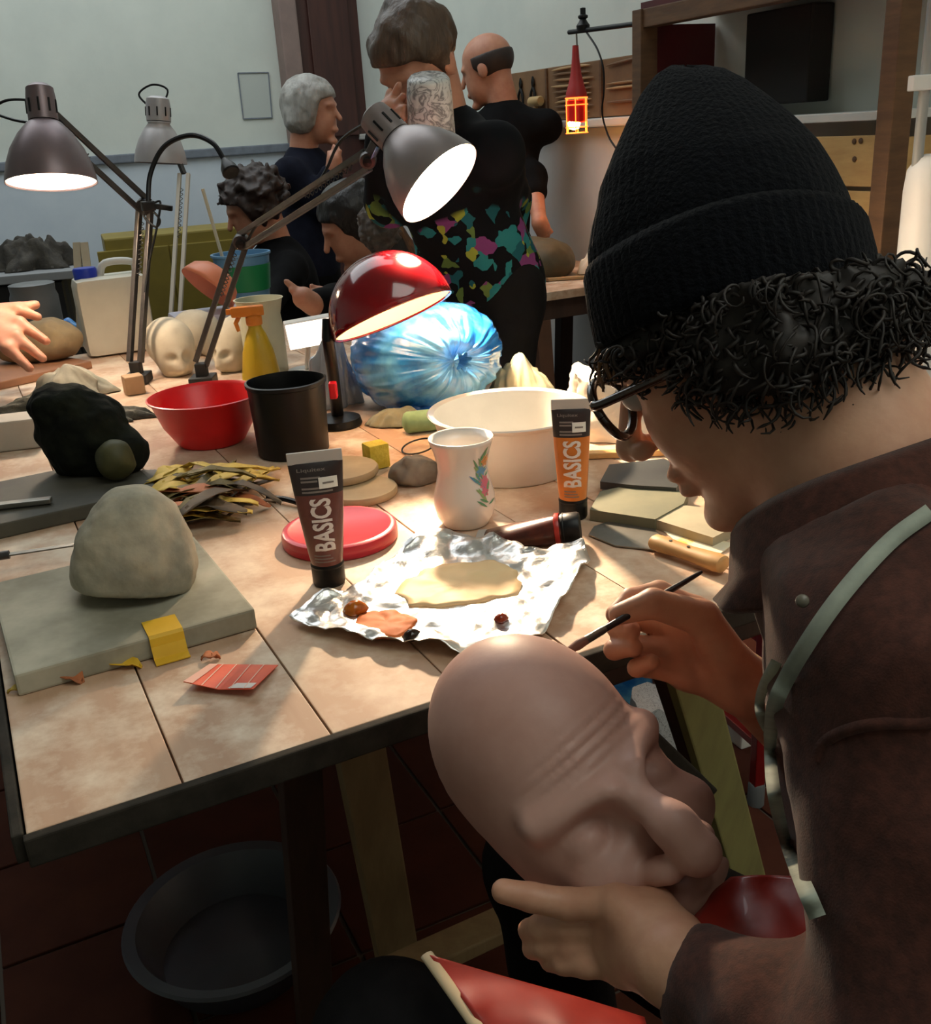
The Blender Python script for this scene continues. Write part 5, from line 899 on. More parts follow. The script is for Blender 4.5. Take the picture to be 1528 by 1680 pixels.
HAIRS = {
 'short': lambda q: np.maximum(ell(q, (-0.012, 0, 0.052), (0.106, 0.084, 0.090))-0.010*fbm(q*np.array([30, 30, 14]), 3, 2), np.interp(q[..., 0], [-.06, 0, .03, .06, .09], [-.045, -.02, .02, .055, .062])-q[..., 2]),
 'bob': lambda q: np.maximum(smin(ell(q, (-0.016, 0, 0.048), (0.112, 0.094, 0.095)), ell(q, (-0.030, 0, -0.02), (0.085, 0.092, 0.07)), 0.03)-0.004*fbm(q*35, 2, 2), np.interp(q[..., 0], [-.06, 0.0, .03, .055, .09], [-.080, -.07, -.04, .045, .062])-q[..., 2]),
 'bald': lambda q: np.maximum(np.maximum(ell(q, (-0.014, 0, 0.040), (0.103, 0.081, 0.086)), np.interp(q[..., 0], [-.06, 0, .03], [-.05, -.02, .02])-q[..., 2]), np.maximum(q[..., 2]-0.055, q[..., 0]-0.03)),
 'long': lambda q: np.maximum(smin(ell(q, (-0.016, 0, 0.048), (0.110, 0.090, 0.094)), caps(q, (-0.05, 0, 0.0), (-0.075, 0, -0.17), 0.078, 0.070), 0.04)-0.005*fbm(q*30, 2, 2), np.interp(q[..., 0], [-.2, 0.0, .03, .055, .09], [-.25, -.20, -.07, .045, .062])-q[..., 2]),
 'curly': lambda q: np.maximum(ell(q, (-0.02, 0, 0.045), (0.125, 0.108, 0.110))-0.020*fbm(q*38, 2, 2), np.interp(q[..., 0], [-.06, 0.0, .03, .055, .09], [-.09, -.08, -.05, .045, .062])-q[..., 2]),
}
def person(label, ho, face, pitch, hair, m_hair_, m_top, m_low, pel, arms, lean=None, legs=None, sw=0.19, skin=None, ro=0.0, group=None):
    ho = np.array(ho); fa_ = nz(V(face[0], face[1], 0)); l_ = V(-fa_[1], fa_[0], 0); f_ = nz(fa_*math.cos(pitch)-V(0, 0, math.sin(pitch))); u_ = np.cross(f_, l_); R = np.stack([f_, l_, u_], 1)
    M = Matrix(((f_[0], l_[0], u_[0], ho[0]), (f_[1], l_[1], u_[1], ho[1]), (f_[2], l_[2], u_[2], ho[2]), (0, 0, 0, 1)))
    bf = fa_ if lean is None else nz(V(*lean, 0)); bl_ = V(-bf[1], bf[0], 0)
    nb = ho+R@V(-0.055, 0, -0.05)+V(0, 0, -0.115); pel = np.array(pel); ax_ = nz(nb-pel); sl = nb+bl_*sw-V(0, 0, 0.06); sr = nb-bl_*sw-V(0, 0, 0.06); nl = R.T@(nb-ho)
    parts = [sdf_mesh('h', lambda q: smin(base_head(q), caps(q, (-0.035, 0, -0.02), nl, 0.052, 0.058), 0.02), np.minimum(V(-.14, -.11, -.15), nl-.07), np.maximum(V(.14, .11, .15), nl+.07), 0.0055, M)]
    def core(p): return union([caps(p, sl, sr, 0.05), caps(p, nb-V(0, 0, .08), pel, 0.10, 0.12)], 0.05)
    A = np.array([sl, sr, nb, pel]); parts.append(sdf_mesh('c', core, A.min(0)-.16, A.max(0)+.16, 0.02))
    hands = []
    for (side, el, wr, tips, cover) in arms:
        s0 = sl if side > 0 else sr; wr = np.array(wr); el = np.array(el); d_ = nz(wr-el)
        def arm(p, s0=s0, el=el, wr=wr, tips=tips):
            d = smin(caps(p, s0, el, 0.044, 0.038), caps(p, el, wr, 0.038, 0.026), 0.02); mid = wr+(np.mean(tips, 0)-wr)*0.45
            d = smin(d, caps(p, wr, mid, 0.026, 0.030), 0.02)
            for tp in tips: d = smin(d, caps(p, wr+(tp-wr)*0.4, tp, 0.0125, 0.0085), 0.005)
            return d
        A = np.array([s0, el, wr]+list(tips)); parts.append(sdf_mesh('a', arm, A.min(0)-.06, A.max(0)+.06, 0.0055))
    B = link('person', qmesh('person', parts), skin or m_skin, None, 'full'); tag(B, label, 'person', group)
    def top(p):
        d = union([caps(p, sl, sr, 0.066), caps(p, nb-V(0, 0, .10), pel, 0.125, 0.145), caps(p, nb-V(0, 0, 0.01), nb-V(0, 0, 0.09), 0.062, 0.10)], 0.06)
        for (side, el, wr, tips, cover) in arms:
            s0 = sl if side > 0 else sr; el = np.array(el); wr = np.array(wr); d = smin(d, smin(caps(p, s0, el, 0.062, 0.053), caps(p, el, el+(wr-el)*cover, 0.053, 0.044), 0.03), 0.03)
        return d-0.007*noise(p*12, 5).astype(np.float32)
    A = np.array([sl, sr, nb, pel]+[np.array(a[1]) for a in arms]+[np.array(a[1])+(np.array(a[2])-np.array(a[1]))*a[4] for a in arms]); organic('top', top, A.min(0)-.18, A.max(0)+.18, 0.012, m_top, B)
    if legs:
        def leg(p): return union([ell(p, pel-V(0, 0, .03), (0.145, 0.14, 0.14))]+[caps(p, pel+bl_*s_*0.08, np.array(kn), 0.084, 0.068) for s_, kn, an in legs]+[caps(p, np.array(kn), np.array(an), 0.075, 0.055) for s_, kn, an in legs], 0.03)
        A = np.array([pel]+[np.array(x) for l__ in legs for x in l__[1:]]); organic('trousers', leg, A.min(0)-.2, A.max(0)+.2, 0.016, m_low, B)
    fn = HAIRS[hair]; organic('hair', lambda q: np.asarray(fn(q), np.float32), V(-.2, -.14, -.27), V(.14, .14, .17), 0.006, m_hair_, B, M)
    return B, dict(nb=nb, sl=sl, sr=sr, M=M, R=R, ho=ho)
m_blk = mat('black knit clothes', (12, 12, 13), (17, 17, 19), spec=0.12, rough=0.9, scale=30); m_navy = mat('navy clothes', (18, 20, 32), (24, 27, 40), spec=0.12, rough=0.9, scale=30)
m_hbr = mat('brown hair', (66, 50, 38), (88, 68, 52), rough=0.5, scale=40, bump=0.9, bscale=90, stretch=(1, 1, 0.25)); m_hgr = mat('grey hair', (176, 174, 168), (128, 124, 118), rough=0.5, scale=18, stretch=(1, 1, 0.3), bump=0.9, bscale=90); m_hbk = mat('black hair', (18, 15, 15), (30, 24, 22), rough=0.4, scale=30, bump=0.9, bscale=90, stretch=(1, 1, 0.25))
m_hdk = mat('dark short hair', (52, 38, 32), (40, 30, 26), rough=0.6, scale=30)
def pattern_mat():
    m = bpy.data.materials.new('triangle print fabric'); m.use_nodes = True; nt = m.node_tree; b = nt.nodes['Principled BSDF']; b.inputs['Roughness'].default_value = 0.85; b.inputs['Specular IOR Level'].default_value = 0.12
    tc = nt.nodes.new('ShaderNodeTexCoord'); v = nt.nodes.new('ShaderNodeTexVoronoi'); v.inputs['Scale'].default_value = 34; v.distance = 'MANHATTAN'; nt.links.new(tc.outputs['Object'], v.inputs['Vector'])
    s_ = nt.nodes.new('ShaderNodeSeparateColor'); nt.links.new(v.outputs['Color'], s_.inputs[0]); r = nt.nodes.new('ShaderNodeValToRGB'); r.color_ramp.interpolation = 'CONSTANT'; e = r.color_ramp.elements
    cols = [(0.0, (14, 15, 18)), (0.40, (44, 120, 122)), (0.58, (30, 88, 96)), (0.70, (150, 158, 60)), (0.80, (120, 60, 110)), (0.88, (96, 120, 60)), (0.94, (14, 15, 18))]
    e[0].color = (*lin(cols[0][1]), 1); e[1].position = cols[1][0]; e[1].color = (*lin(cols[1][1]), 1)
    for p_, c_ in cols[2:]: x = e.new(p_); x.color = (*lin(c_), 1)
    nt.links.new(s_.outputs[0], r.inputs[0]); sp_ = nt.nodes.new('ShaderNodeSeparateXYZ'); nt.links.new(tc.outputs['Object'], sp_.inputs[0])
    n = nt.nodes.new('ShaderNodeTexNoise'); n.inputs['Scale'].default_value = 5; nt.links.new(tc.outputs['Object'], n.inputs['Vector']); ad = nt.nodes.new('ShaderNodeMath'); ad.operation = 'MULTIPLY_ADD'; ad.inputs[1].default_value = 0.35; nt.links.new(n.outputs['Fac'], ad.inputs[0]); nt.links.new(sp_.outputs[2], ad.inputs[2])
    mr = nt.nodes.new('ShaderNodeMapRange'); mr.inputs[1].default_value = 1.40; mr.inputs[2].default_value = 1.42; nt.links.new(ad.outputs[0], mr.inputs[0])
    mx = nt.nodes.new('ShaderNodeMixRGB'); mx.inputs[2].default_value = (*lin((14, 15, 18)), 1); nt.links.new(mr.outputs[0], mx.inputs[0]); nt.links.new(r.outputs[0], mx.inputs[1]); nt.links.new(mx.outputs[0], b.inputs['Base Color']); return m
# A: standing, drinking from a mug
hoA = at(690, 112, 2.12); pelA = at(800, 470, 2.42)
mugc = at(706, 178, 1.98); hd = at(652, 172, 2.0)
PA, ia = person('standing person in a black top with coloured triangles drinking from a mug', hoA, (-0.62, -0.78), 0.62, 'short', m_hbr, pattern_mat(), m_blk, pelA,
    [(-1, at(640, 330, 2.22), at(632, 200, 2.06), [at(655, 140, 2.0), at(662, 158, 1.985), at(664, 176, 1.98), at(662, 192, 1.985), at(640, 150, 2.03)], 0.8), (1, at(835, 330, 2.50), at(830, 440, 2.52), [at(822, 475, 2.52), at(830, 478, 2.52), at(838, 475, 2.52)], 0.98)],
    lean=(-0.8, -0.6), legs=[(1, V(pelA[0]-0.02, pelA[1]-0.10, 0.47), V(pelA[0]-0.02, pelA[1]-0.06, 0.03)), (-1, V(pelA[0]-0.07, pelA[1]+0.10, 0.47), V(pelA[0]-0.06, pelA[1]+0.12, 0.03))], sw=0.165)
mug = thing('mug', 'white mug with grey crackle pattern held up to the drinker\'s face', 'mug', mugc); Mm = fmat(mugc, nz(imgp(706, 178, -0.06, -1)*0.93+0.30*tocam(706, 178)))
m_crk = bpy.data.materials.new('crackle glaze'); m_crk.use_nodes = True; nt = m_crk.node_tree; b_ = nt.nodes['Principled BSDF']; b_.inputs['Roughness'].default_value = 0.35; tc = nt.nodes.new('ShaderNodeTexCoord'); n_ = nt.nodes.new('ShaderNodeTexNoise'); n_.inputs['Scale'].default_value = 38; n_.inputs['Detail'].default_value = 4; n_.inputs['Distortion'].default_value = 1.5; nt.links.new(tc.outputs['Object'], n_.inputs['Vector']); r_ = nt.nodes.new('ShaderNodeValToRGB'); e = r_.color_ramp.elements; e[0].position = 0.40; e[0].color = (*lin((206, 204, 200)), 1); e[1].position = 0.50; e[1].color = (*lin((110, 108, 108)), 1); x = e.new(0.58); x.color = (*lin((206, 204, 200)), 1); nt.links.new(n_.outputs['Fac'], r_.inputs[0]); nt.links.new(r_.outputs[0], b_.inputs['Base Color'])
mb = MB(); mb.lathe([(0, 0.062), (0.036, 0.062), (0.042, 0.055), (0.045, 0.03), (0.048, -0.04), (0.0485, -0.060), (0.046, -0.061), (0.044, -0.04), (0.041, 0.03), (0.036, 0.054), (0, 0.056)], 36, Mm); mb.build('mug_body', m_crk, mug, 'full')
# B: bald man behind
hoB = at(800, 118, 3.75); pelB = at(806, 400, 3.80)
person('bald person in a black sweater with rolled sleeves seen from behind', hoB, (-0.85, 0.35), 0.25, 'bald', m_hdk, m_blk, m_blk, pelB,
    [(-1, at(874, 290, 3.72), at(886, 366, 3.60), [at(884, 386, 3.64), at(892, 390, 3.64), at(900, 387, 3.64), at(905, 380, 3.64)], 0.35)], lean=(-0.45, -0.9), legs=[(1, V(pelB[0]-.1, pelB[1]+.03, 0.45), V(pelB[0]-.1, pelB[1]+.05, 0.02)), (-1, V(pelB[0]+.1, pelB[1]+.03, 0.45), V(pelB[0]+.1, pelB[1]+.05, 0.02))], sw=0.165)
# C: grey-haired woman
hoC = at(513, 186, 3.85); pelC = at(500, 440, 4.0)
person('grey-haired person with a bob in a navy top standing by the door', hoC, (0.95, -0.25), 0.05, 'bob', m_hgr, m_navy, m_blk, pelC, [(-1, at(528, 335, 3.84), at(548, 275, 3.74), [at(548, 240, 3.72), at(554, 242, 3.71), at(558, 248, 3.71), at(540, 250, 3.72)], 0.8)], legs=[(1, V(pelC[0], pelC[1]+.09, 0.45), V(pelC[0], pelC[1]+.09, 0.02)), (-1, V(pelC[0], pelC[1]-.09, 0.45), V(pelC[0], pelC[1]-.09, 0.02))], sw=0.16)
# D: seated, curly dark hair
hoD = at(418, 345, 3.6); pelD = V(hoD[0]+0.13, hoD[1]-0.08, 0.56)
person('seated person with curly dark brown hair in black behind the lamp arm', hoD, (-0.93, -0.37), 0.35, 'curly', mat('dark brown curls far', (52, 36, 30), (38, 26, 22), rough=0.6, scale=40), m_blk, m_blk, pelD, [(-1, at(470, 460, 3.5), at(440, 500, 3.35), [at(425, 505, 3.3), at(428, 510, 3.3)], 0.9)], legs=[(1, V(pelD[0]-.35, pelD[1]-.15, 0.5), V(pelD[0]-.35, pelD[1]-.12, 0.02)), (-1, V(pelD[0]-.36, pelD[1]+.08, 0.5), V(pelD[0]-.36, pelD[1]+.1, 0.02))], sw=0.17)
# E: seated, long black hair, in profile
hoE = at(582, 372, 3.06); pelE = V(hoE[0]+0.12, hoE[1]+0.10, 0.56)
person('seated person with long black hair in profile looking down at the work', hoE, (-0.96, -0.28), 0.42, 'long', m_hbk, m_blk, m_blk, pelE, [(-1, at(600, 500, 2.9), at(540, 492, 2.75), [at(505, 478, 2.68), at(498, 484, 2.68), at(500, 490, 2.68), at(512, 470, 2.7)], 0.85), (1, at(560, 505, 2.8), at(515, 500, 2.66), [at(470, 462, 2.62), at(478, 476, 2.62), at(484, 486, 2.62)], 0.85)], legs=[(1, V(pelE[0]-.3, pelE[1]-.1, 0.5), V(pelE[0]-.3, pelE[1]-.06, 0.02)), (-1, V(pelE[0]-.3, pelE[1]+.12, 0.5), V(pelE[0]-.3, pelE[1]+.14, 0.02))], sw=0.16)
# fluffy grey scarf-like fur collar near E
c = at(622, 370, 2.75)
o = organic('fur_collar', lambda p: ell(p, c, (0.055, 0.07, 0.075))-0.014*fbm(p*70, 2, 3).astype(np.float32), c-.12, c+.12, 0.006, mat('grey fur', (120, 112, 106), (84, 78, 74), rough=0.95, scale=40)); single(o, 'tuft of fluffy grey fur hanging behind the silver lamp shade', 'fur')
# stools for the two seated people
for (pl_, lb) in ((pelD, 'wooden stool under the curly-haired person'), (pelE, 'wooden stool under the person with long black hair')):
    st = thing('stool', lb, 'stool', V(pl_[0], pl_[1], 0)); zs = pl_[2]-0.185; mb = MB(); mb.lathe([(0, zs-0.03), (0.165, zs-0.03), (0.17, zs-0.02), (0.165, zs), (0, zs)], 32, Matrix.Translation((pl_[0], pl_[1], 0))); mb.build('seat', m_legp, st, True)
    for sx in (-1, 1):
        for sy in (-1, 1): mb = MB(); mb.bar(V(pl_[0]+sx*0.09, pl_[1]+sy*0.09, zs-0.03), V(pl_[0]+sx*0.13, pl_[1]+sy*0.13, 0), 0.035, 0.035); mb.build('leg', m_legp, st)
# F: arms reaching in from the left edge onto the clay
sF = at(-330, 420, 2.25); eF = at(-190, 560, 2.2); wF = at(-28, 520, 2.24)
def armF(p):
    d = smin(caps(p, sF, eF, 0.05, 0.042), caps(p, eF, wF, 0.042, 0.027), 0.02); kn = [at(28, 508, 2.24), at(32, 530, 2.20), at(26, 552, 2.17), at(14, 572, 2.15)]; tp = [at(62, 520, 2.24), at(76, 560, 2.20), at(70, 588, 2.17), at(48, 604, 2.15)]
    for a_, b_ in zip(kn, tp): d = smin(d, caps(p, wF, a_, 0.022, 0.016), 0.02); d = smin(d, caps(p, a_, b_, 0.0145, 0.010), 0.005)
    return smin(d, caps(p, wF, at(58, 500, 2.27), 0.020, 0.011), 0.02)
hoF = at(-520, 120, 2.3)
A = np.array([sF, eF, wF, at(80, 600, 2.15)]); parts = [sdf_mesh('a', armF, A.min(0)-.09, A.max(0)+.09, 0.005)]
FO = link('person', qmesh('person', parts), mat('warm skin', (206, 146, 118), (192, 130, 104), rough=0.5, scale=30, sss=0.1), None, 'full'); tag(FO, 'person at the left edge, only the hand kneading sandy clay in view', 'person')
organic('sleeve', lambda p: smin(caps(p, sF, eF, 0.066, 0.056), caps(p, eF, eF+(wF-eF)*0.55, 0.056, 0.046), 0.02), np.minimum(sF, eF)-.1, np.maximum(sF, wF)+.1, 0.012, m_navy, FO)
# ================================================================== THE PAINTER (seen from behind his left side)
HY = math.radians(29); HP = math.radians(32)
HO = at(1240, 560, 0.66)
hf = V(-math.cos(HP)*math.cos(HY), math.cos(HP)*math.sin(HY), -math.sin(HP)); hl = V(-math.sin(HY), -math.cos(HY), 0); hu = np.cross(hf, hl)
HR = np.stack([hf, hl, hu], 1); HM = Matrix(((hf[0], hl[0], hu[0], HO[0]), (hf[1], hl[1], hu[1], HO[1]), (hf[2], hl[2], hu[2], HO[2]), (0, 0, 0, 1)))
def hw(x, y, z): return HO+HR@V(x, y, z)          # head-local -> world
def hloc(p): return HR.T@(np.array(p)-HO)
NB = at(1452, 905, 0.635); NBl = hloc(NB)           # base of the neck
hz_ = nz(img(-0.16, -0.985)+0.10*nz(_fw)); HC = at(1184, 412, 0.665); hx = nz(_rt-np.dot(_rt, hz_)*hz_); HHM = fmat(HC, hz_, hx)
bprof = [(0.0865, -0.045), (0.088, -0.02), (0.088, 0.0), (0.0865, 0.015), (0.0815, 0.032), (0.0735, 0.052), (0.062, 0.072), (0.049, 0.092), (0.036, 0.110), (0.024, 0.122), (0.012, 0.1285), (0.0, 0.130)]
SQ = Matrix(((1, 0, 0.0, 0), (0, 0.90, 0, 0), (0, 0, 1, 0), (0, 0, 0, 1)))
_HI = np.array(HHM.inverted() @ HM)
def in_hat(q):       # distance outside the inner face of the beanie, for points above its cuff
    h = q@_HI[:3, :3].T.astype(np.float32)+_HI[:3, 3].astype(np.float32); r = np.sqrt((h[..., 0])**2+(h[..., 1]/0.90)**2)
    lim = np.interp(h[..., 2], [b[1] for b in bprof], [b[0] for b in bprof])-0.007
    return np.where(h[..., 2] > -0.05, (r-lim)*0.7, -1.0).astype(np.float32)
def head_f(q):
    d = smin(ell(q, (-0.012, 0, 0.045), (0.098, 0.075, 0.086)), ell(q, (0.034, 0, -0.030), (0.060, 0.049, 0.076)), 0.03)
    for s_ in (-1, 1):
        d = smin(d, caps(q, (0.000, s_*0.046, -0.050), (0.064, s_*0.018, -0.094), 0.013, 0.012), 0.022)
        d = smin(d, ell(q, (0.054, s_*0.034, -0.022), (0.026, 0.018, 0.026)), 0.02)
        d = smin(d, ell(q, (0.036, s_*0.046, 0.012), (0.030, 0.016, 0.024)), 0.02)
    d = smin(d, ell(q, (0.076, 0, -0.097), (0.018, 0.020, 0.014)), 0.016)
    d = smin(d, ell(q, (0.080, 0, 0.030), (0.015, 0.048, 0.012)), 0.016)
    for s_ in (-1, 1): d = smax(d, -ell(q, (0.096, s_*0.033, 0.010), (0.016, 0.017, 0.011)), 0.010)
    d = smin(d, caps(q, (0.088, 0, 0.022), (0.117, 0, -0.021), 0.0065, 0.0092), 0.010)
    d = smin(d, ell(q, (0.117, 0, -0.025), (0.0112, 0.0115, 0.010)), 0.006)
    for s_ in (-1, 1): d = smin(d, ell(q, (0.105, s_*0.0115, -0.029), (0.010, 0.0070, 0.0075)), 0.005)
    d = smin(d, ell(q, (0.090, 0, -0.055), (0.0115, 0.023, 0.0075)), 0.006)
    d = smin(d, ell(q, (0.088, 0, -0.069), (0.0115, 0.020, 0.0075)), 0.006)
    d = smax(d, -caps(q, (0.103, -0.02, -0.062), (0.103, 0.02, -0.062), 0.0028), 0.003)
    for s_ in (-1, 1):
        e = ell(q, (-0.010, s_*0.070, 0.002), (0.018, 0.008, 0.027)); e = smax(e, -ell(q, (-0.004, s_*0.079, 0.004), (0.010, 0.007, 0.016)), 0.006); d = smin(d, e, 0.006)
    nk = caps(q, (-0.030, 0, -0.015), NBl*0.55+V(-0.03, 0, -0.015)*0.45, 0.056, 0.055); nk = smin(nk, caps(q, NBl*0.55+V(-0.03, 0, -0.015)*0.45, NBl, 0.055, 0.068), 0.03)
    d = smin(d, nk, 0.018)
    return np.maximum(d, in_hat(q))
parts = [sdf_mesh('head', head_f, np.minimum(V(-.14, -.11, -.14), NBl-.08), V(.14, .11, .15), 0.0030, HM)]
# ---- hands: chains of joints with radii
def chain(p, pts, rads, k=0.006):
    d = None
    for i in range(len(pts)-1):
        e = caps(p, pts[i], pts[i+1], rads[i], rads[i+1]); d = e if d is None else smin(d, e, 0.003)
    return d
def hand_f(wrist, elbow, mcps, fingers, thumb, rw=0.026, re=0.036, rp=0.013):
    A = [caps, ]
    def fn(p):
        d = caps(p, elbow, wrist, re, rw)
        for m_ in mcps: d = smin(d, caps(p, wrist+(m_-wrist)*0.12, m_, 0.020, rp), 0.012)
        for i in range(len(mcps)-1): d = smin(d, caps(p, mcps[i]*0.9+wrist*0.1, mcps[i+1]*0.9+wrist*0.1, rp, rp), 0.008)
        t_ = chain(p, thumb[0], thumb[1]); d = smin(d, t_, 0.012)
        for pts, rads in fingers: d = smin(d, chain(p, pts, rads), 0.0028)
        return d
    return fn
# right hand, holding the brush
rW = at(1228, 1128, 0.862); rE = at(1400, 1290, 0.98)
mc = [at(1140, 1000, 0.878), at(1118, 1035, 0.886), at(1108, 1070, 0.880), at(1118, 1105, 0.868)]
fr_ = [([mc[0], at(1082, 972, 0.884), at(1034, 982, 0.868), at(1008, 1008, 0.858)], [0.0118, 0.0108, 0.0092, 0.0080]),
       ([mc[1], at(1042, 1012, 0.888), at(1014, 1030, 0.868), at(1036, 1034, 0.848)], [0.0122, 0.0110, 0.0096, 0.0084]),
       ([mc[2], at(1030, 1058, 0.880), at(1008, 1066, 0.862), at(1040, 1062, 0.846)], [0.0116, 0.0102, 0.0090, 0.0080]),
       ([mc[3], at(1062, 1094, 0.868), at(1045, 1096, 0.856), at(1070, 1086, 0.846)], [0.0105, 0.0092, 0.0080, 0.0072])]
th_r = ([at(1195, 1085, 0.850), at(1152, 1014, 0.838), at(1072, 990, 0.828), at(1016, 1008, 0.830)], [0.0200, 0.0158, 0.0128, 0.0092])
lo = at(1228, 1128, .862)
allp = np.array([rW, rE]+mc+[q for f_ in fr_ for q in f_[0]]+th_r[0]); parts.append(sdf_mesh('rh', hand_f(rW, rE, mc, fr_, th_r), allp.min(0)-.045, allp.max(0)+.045, 0.0024))
# left hand under the mask
lW = at(1115, 1585, 0.620); lE = at(1330, 1770, 0.555)
mc2 = [at(1012, 1482, 0.668), at(1000, 1518, 0.682), at(1002, 1552, 0.684), at(1018, 1584, 0.674)]
fl_ = [([mc2[0], at(935, 1484, 0.678), at(872, 1472, 0.680), at(826, 1462, 0.682)], [0.0118, 0.0110, 0.0098, 0.0086]),
       ([mc2[1], at(930, 1520, 0.690), at(888, 1522, 0.700), at(868, 1526, 0.716)], [0.0112, 0.0106, 0.0096, 0.0084]),
       ([mc2[2], at(935, 1553, 0.690), at(895, 1553, 0.700), at(874, 1556, 0.714)], [0.0108, 0.0100, 0.0091, 0.0080]),
       ([mc2[3], at(962, 1583, 0.682), at(925, 1580, 0.690), at(902, 1578, 0.702)], [0.0098, 0.0090, 0.0080, 0.0070])]
th_l = ([at(1105, 1539, 0.643), at(1075, 1494, 0.668), at(1050, 1459, 0.708), at(1040, 1444, 0.738)], [0.0190, 0.0155, 0.0125, 0.0100])
allp = np.array([lW, lE]+mc2+[q for f_ in fl_ for q in f_[0]]+th_l[0]); parts.append(sdf_mesh('lh', hand_f(lW, lE, mc2, fl_, th_l), allp.min(0)-.045, allp.max(0)+.045, 0.0024))
# ---- torso inside the clothes: coarse continuous core joining head and arms
CH = at(1570, 1130, 0.70); PEL = V(CH[0]+0.04, CH[1]-0.08, 0.62); SHL = at(1500, 1085, 0.54); SHR = V(CH[0]-0.03, CH[1]+0.15, SHL[2])
ELL = at(1550, 1800, 0.49); ELR = rE+V(0.05, 0.0, 0.02)
def core_f(p): return union([caps(p, NB, CH, 0.055, 0.09), caps(p, SHL, SHR, 0.05, 0.05), caps(p, CH, PEL, 0.09, 0.11), caps(p, SHL, ELL, 0.042, 0.036), caps(p, ELL, lE, 0.036, 0.034), caps(p, SHR, ELR, 0.042, 0.036), caps(p, ELR, rE, 0.036, 0.034)], 0.04)
allp = np.array([NB, PEL, SHL, SHR, ELL, ELR, lE, rE]); parts.append(sdf_mesh('core', core_f, allp.min(0)-.15, allp.max(0)+.15, 0.012))
BOY = link('person', qmesh('person', parts), mat('pale skin', (212, 162, 132), (200, 146, 118), rough=0.5, scale=30, sss=0.12, bump=0.06, bscale=180), None, 'full')
tag(BOY, 'person in dark knit beanie, glasses and brown jacket painting a mask', 'person')
# eyes
for s_ in (-1, 1):
    mb = MB(); mb.lathe([(0.0115*math.sin(a), -0.0115*math.cos(a)) for a in np.linspace(0, PI, 14)], 20, Matrix.Translation(Vector(hw(0.078, s_*0.033, 0.010)))); mb.build('eye', mat('eye white', (200, 190, 180), rough=0.2), BOY, 'full')
# ---- jacket
JK = mat('brown wool jacket', (84, 50, 41), (62, 38, 32), rough=0.92, spec=0.12, scale=140, bump=0.15, bscale=800, sheen=0.15, detail=8)
na_ = nz(NB-HO)
def jacket_f(p):
    d = union([caps(p, SHL, SHR, 0.070, 0.070), caps(p, CH, PEL, 0.122, 0.140), caps(p, NB+na_*0.02, CH, 0.085, 0.115)], 0.05)
    arm = smin(caps(p, SHL, ELL, 0.072, 0.060), caps(p, ELL, lE*0.28+lW*0.72, 0.058, 0.040), 0.03)
    armr = smin(caps(p, SHR, ELR, 0.070, 0.056), caps(p, ELR, rE*0.85+rW*0.15, 0.056, 0.048), 0.03)
    d = smin(smin(d, arm, 0.035), armr, 0.035)
    w1 = noise(np.stack([p[..., 0]*9+p[..., 2]*6, p[..., 1]*9, p[..., 2]*16], -1), 4); w2 = noise(np.stack([p[..., 0]*22+p[..., 2]*16, p[..., 1]*22, p[..., 2]*30], -1), 9)
    w3 = 1-np.abs(noise(np.stack([p[..., 0]*26, p[..., 1]*26, p[..., 2]*6+p[..., 0]*5], -1), 14))*2
    return d-0.010*w1.astype(np.float32)-0.004*w2.astype(np.float32)-0.004*np.clip(w3, 0, 1).astype(np.float32)
allp = np.array([NB, PEL, SHL, SHR, ELL, ELR, lE]); JL, JH = allp.min(0)-.19, allp.max(0)+.19
organic('jacket', jacket_f, JL, JH, 0.0065, JK, BOY)
def trace(px, py, fn, t0=0.2, t1=1.6):
    d = nz(ray(px, py)); t_ = t0
    for _ in range(120):
        p = CAM+d*t_; e = float(fn(np.array([p], np.float32))[0]); t_ += max(e*0.8, 0.0004)
        if e < 0.0005 or t_ > t1: break
    return CAM+d*t_, t_ < t1
# ---- collar: folded band around the neck, open at the front
na = nz(NB-HO-HR@V(-0.03, 0, -0.015)); cfx = nz(hf-np.dot(hf, na)*na); cfy = np.cross(na, cfx); CC = NB-na*0.055
def collar_pt(a, b):
    ang = -PI*0.90+2*PI*0.90*a; fr = math.exp(-((abs(ang)-PI*0.90)/0.75)**2)      # ang = 0 at the throat -> reach of the collar points
    pr = [(0.066, 0.055), (0.066, 0.020), (0.069, 0.000), (0.075, -0.006), (0.081, 0.000), (0.093, 0.030), (0.106, 0.060-0.022*fr), (0.104, 0.064-0.022*fr), (0.094, 0.045), (0.084, 0.020), (0.074, 0.010), (0.071, 0.055)]
    r, t_ = pr[int(round(b*len(pr))) % len(pr)]; aa = ang+PI
    fwd = 1+0.50*math.exp(-((abs(ang)-0.0)/0.7)**2)
    aa = ang+PI; r = r*(1+0.07*fr)*(1+0.05*noise(V(math.cos(ang)*3, math.sin(ang)*3, t_*20), 2)); return CC+na*(t_+0.014*fr)+(cfx*math.cos(aa)+cfy*math.sin(aa))*r
vs, fs = crumple(collar_pt, 64, 12, True); mb = MB(); mb.add(vs, fs); COLLAR = mb.build('collar', JK, BOY, 'full')
